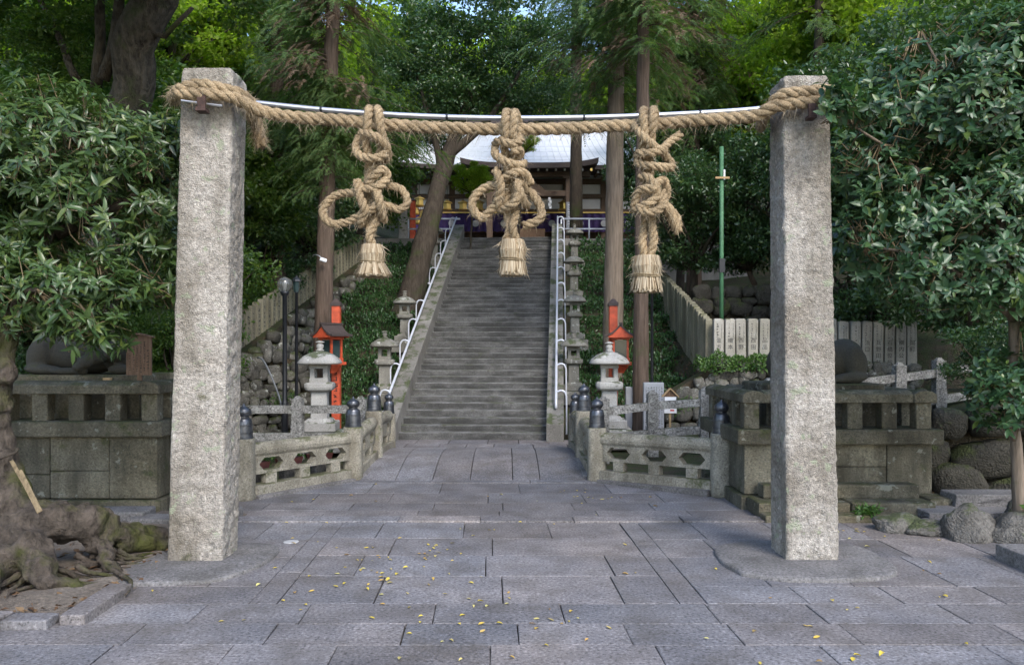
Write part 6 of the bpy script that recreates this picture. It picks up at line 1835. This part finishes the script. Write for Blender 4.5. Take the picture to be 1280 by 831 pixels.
whorl_tree(ro_, [((5.0, 8.85, 3.55), (1.45, 0.9, 1.05)), ((5.45, 8.9, 4.9), (1.65, 1.0, 1.15)), ((4.1, 8.95, 4.2), (0.7, 0.45, 0.6)), ((3.1, 7.72, 4.62), (0.27, 0.16, 0.2)), ((3.6, 7.95, 4.6), (0.3, 0.25, 0.18)), ((5.62, 9.0, 1.75), (0.5, 0.42, 0.5)), ((6.3, 8.7, 3.2), (0.8, 0.8, 1.0))], 4300, (0.10, 0.145), 6, 0.44, MAT['camellia'], hubs, 0.16, (-0.2, 0.8), seed=33,
           keep=lambda p: not (2.7 < p[0] < 3.4 and 7.95 < p[1] < 8.75))
me, tm = crown_mesh('dark_leaf', 2)
for (x, y, z, sc_k) in ((6.6, 9.6, 6.6, 0.62), (7.3, 10.3, 3.6, 0.5)):  # added canopy: the upper crown is put here to darken the boulders
    c = put('crown', me, None, ro_); c.location = Vector((x, y, z)) - ro_.location; c.scale = (sc_k,) * 3
# ferns and weeds at the wall feet
for k, (x, y, z, s, lab) in enumerate(((4.55, 10.22, 0.1, 0.12, 'small weed in the joint of the right plinth steps'), (-5.35, 18.75, 0.95, 0.3, 'fern growing out of the left rubble wall'), (3.75, 18.2, 0.9, 0.35, 'leafy weeds on the right bank below the leaf strewn slope'), (6.1, 9.1, 0.35, 0.16, 'little green shoot among the right boulders'), (-4.0, 14.0, 0.3, 0.3, 'ferns behind the left parapet'))):
    v, t = puff(np.array([(0, 0, 0.0), (s * 0.5, 0, s * 0.3), (-s * 0.5, 0, s * 0.2)]), np.array([s, s * 0.8, s * 0.8]), 60, (0.05, 0.12), 0.4)
    me = np_mesh('weed', v, t); me.materials.append(MAT['hedge_lit'])
    wo = thing('weed', (x, y, z), lab, 'weed'); tag(put('foliage', me, None, wo), kind='stuff')

# ------------------------------------------------------------------ bare soil round the roots
xs = np.linspace(-8.5, -3.42, 46); ys = np.linspace(6.44, 10.7, 40)
sv = []
for y in ys:
    for x in xs:
        edge = min(1.0, max(0.0, (-3.42 - x) / 0.35), max(0.0, (y - 6.44) / 0.3))
        sv.append((x if not (y > 7.3 and x > -3.8 and False) else x, y, -0.02 + 0.06 * edge + 0.05 * max(0, fbm((x, y, 0), 1.4)) * edge + 0.012 * noise.noise((x * 8, y * 8, 0))))
sf = np.array([(j * 46 + i, j * 46 + i + 1, (j + 1) * 46 + i + 1, (j + 1) * 46 + i) for j in range(39) for i in range(45)])
soil = put('soil', np_mesh('soil', np.array(sv), sf, True), MAT['soil'])
tag(soil, 'bare brown soil round the tree roots', kind='structure')

# split bamboo and a bent branch leaning on the roots
sp = thing('split_bamboo', (-4.35, 7.3, 0.6), 'weathered split bamboo stakes leaning on the left trunk', 'stake')
for a, b, w in ((at(14, 575, 7.3), at(46, 632, 7.25), 0.035), (at(24, 588, 7.28), at(50, 640, 7.22), 0.05)):
    MB().bar(a - sp.location, b - sp.location, w, 0.015, (0, -1, 0.3)).build('stake', MAT['twig'], sp, bevel=0.004)
MB().tube([p - sp.location for p in catmull([at(-5, 575, 7.3), at(8, 570, 7.25), at(20, 565, 7.25), at(22, 560, 7.3)], 0.03)], 0.013, 7).build('tie', MAT['bark_dark'], sp, smooth=True)

# ------------------------------------------------------------------ fallen leaves on the paving
def fallen_mat():
    b = NB('fallen_leaf_yellow')
    c = b.ramp(b.rnd(), [(0.0, (0.50, 0.38, 0.05)), (0.35, (0.60, 0.46, 0.07)), (0.6, (0.42, 0.24, 0.07)), (0.8, (0.55, 0.50, 0.18)), (1.0, (0.20, 0.12, 0.05))])
    return b.done(b.bsdf(c, 0.65, spec=0.3))
fm = fallen_mat()
FL = []
for k in range(5):
    v, t = leaves8(np.zeros((1, 3)) + np.array([-0.035, 0, 0.006]), np.array([[1.0, 0, 0.05]]), np.array([[0, 0.1 * (k - 2), 1.0]]), np.array([0.07]), np.array([0.036]), 0.12 + 0.05 * k, -0.1 + 0.08 * k)
    v[:, 2] -= v[:, 2].min() - 0.003
    me = np_mesh('fallen_leaf', v, t, True); me.materials.append(fm); FL.append(me)
CL = [(random.uniform(-0.5, 0.5) * yy, yy) for yy in (5.6, 6.0, 6.6, 7.0, 7.6, 8.2, 8.8, 9.6, 10.4, 11.2, 11.9, 12.4)]
cnt = 0
while cnt < 190:
    if cnt % 3 == 0: y = 5.0 + 8.2 * random.random() ** 0.9; x = random.uniform(-0.62, 0.62) * y
    else:
        ca, cb = random.choice(CL); x = ca + random.gauss(0, 0.45); y = cb + random.gauss(0, 0.4)
        if not 5.0 < y < 13.2: continue
    if x < -3.3 and y > 6.2: continue
    if 7.4 < y < 9.0 and (x < -2.5 or 2.1 < x < 3.9): continue
    if y > 10 and (x < -3.4 or x > 2.6): continue
    if x > 5.0: continue
    if y > 12 and not (-2.3 < x < 1.2): continue
    o = put('fallen_leaf', FL[cnt % 5], None, None, loc=(x, y, 0.004 if not 10.15 < y < 10.45 else 0.026))
    o.rotation_euler = (0, 0, random.uniform(0, 6.28)); s = random.uniform(0.5, 1.05); o.scale = (s, s, s)
    tag(o, 'small yellow fallen leaf lying on the stone paving', 'leaf', 'yellow leaves fallen on the paving')
    cnt += 1

# ------------------------------------------------------------------ litter
def litter(n, xr, yr, zf, label, mat):
    x = RNG.uniform(*xr, n); y = RNG.uniform(*yr, n)
    z = np.array([zf(a, b) for a, b in zip(x, y)]) + 0.012
    c = np.stack([x, y, z], 1)
    d = RNG.normal(size=(n, 3)); d[:, 2] *= 0.25
    nn_ = RNG.normal(size=(n, 3)) * 0.35 + np.array([0, 0, 1.0])
    L = RNG.uniform(0.05, 0.11, n)
    v, t = leaves4(c, d, nn_, L, L * 0.5)
    return tag(put('leaf_litter', np_mesh('leaf_litter', v, t), mat), label, kind='stuff')
LM = leafmat('brown_litter', [(0.09, 0.05, 0.028), (0.17, 0.10, 0.055), (0.24, 0.16, 0.09), (0.12, 0.075, 0.04)], 0.8, 0.1, 0.2, tcol=(1, 0.8, 0.6))
litter(2600, (3.4, 4.7), (18.6, 27.0), lambda a, b: ground_z(a, b), 'brown dead leaves strewn down the right bank', LM)
litter(420, (-5.6, -3.5), (6.5, 9.6), lambda a, b: 0.035, 'dead leaves and twigs on the soil round the roots', LM)
litter(900, (5.3, 8.5), (9.6, 15.0), lambda a, b: max(0.0, ground_z(a, b)) + 0.02, 'dead leaves behind the right boulders', LM)
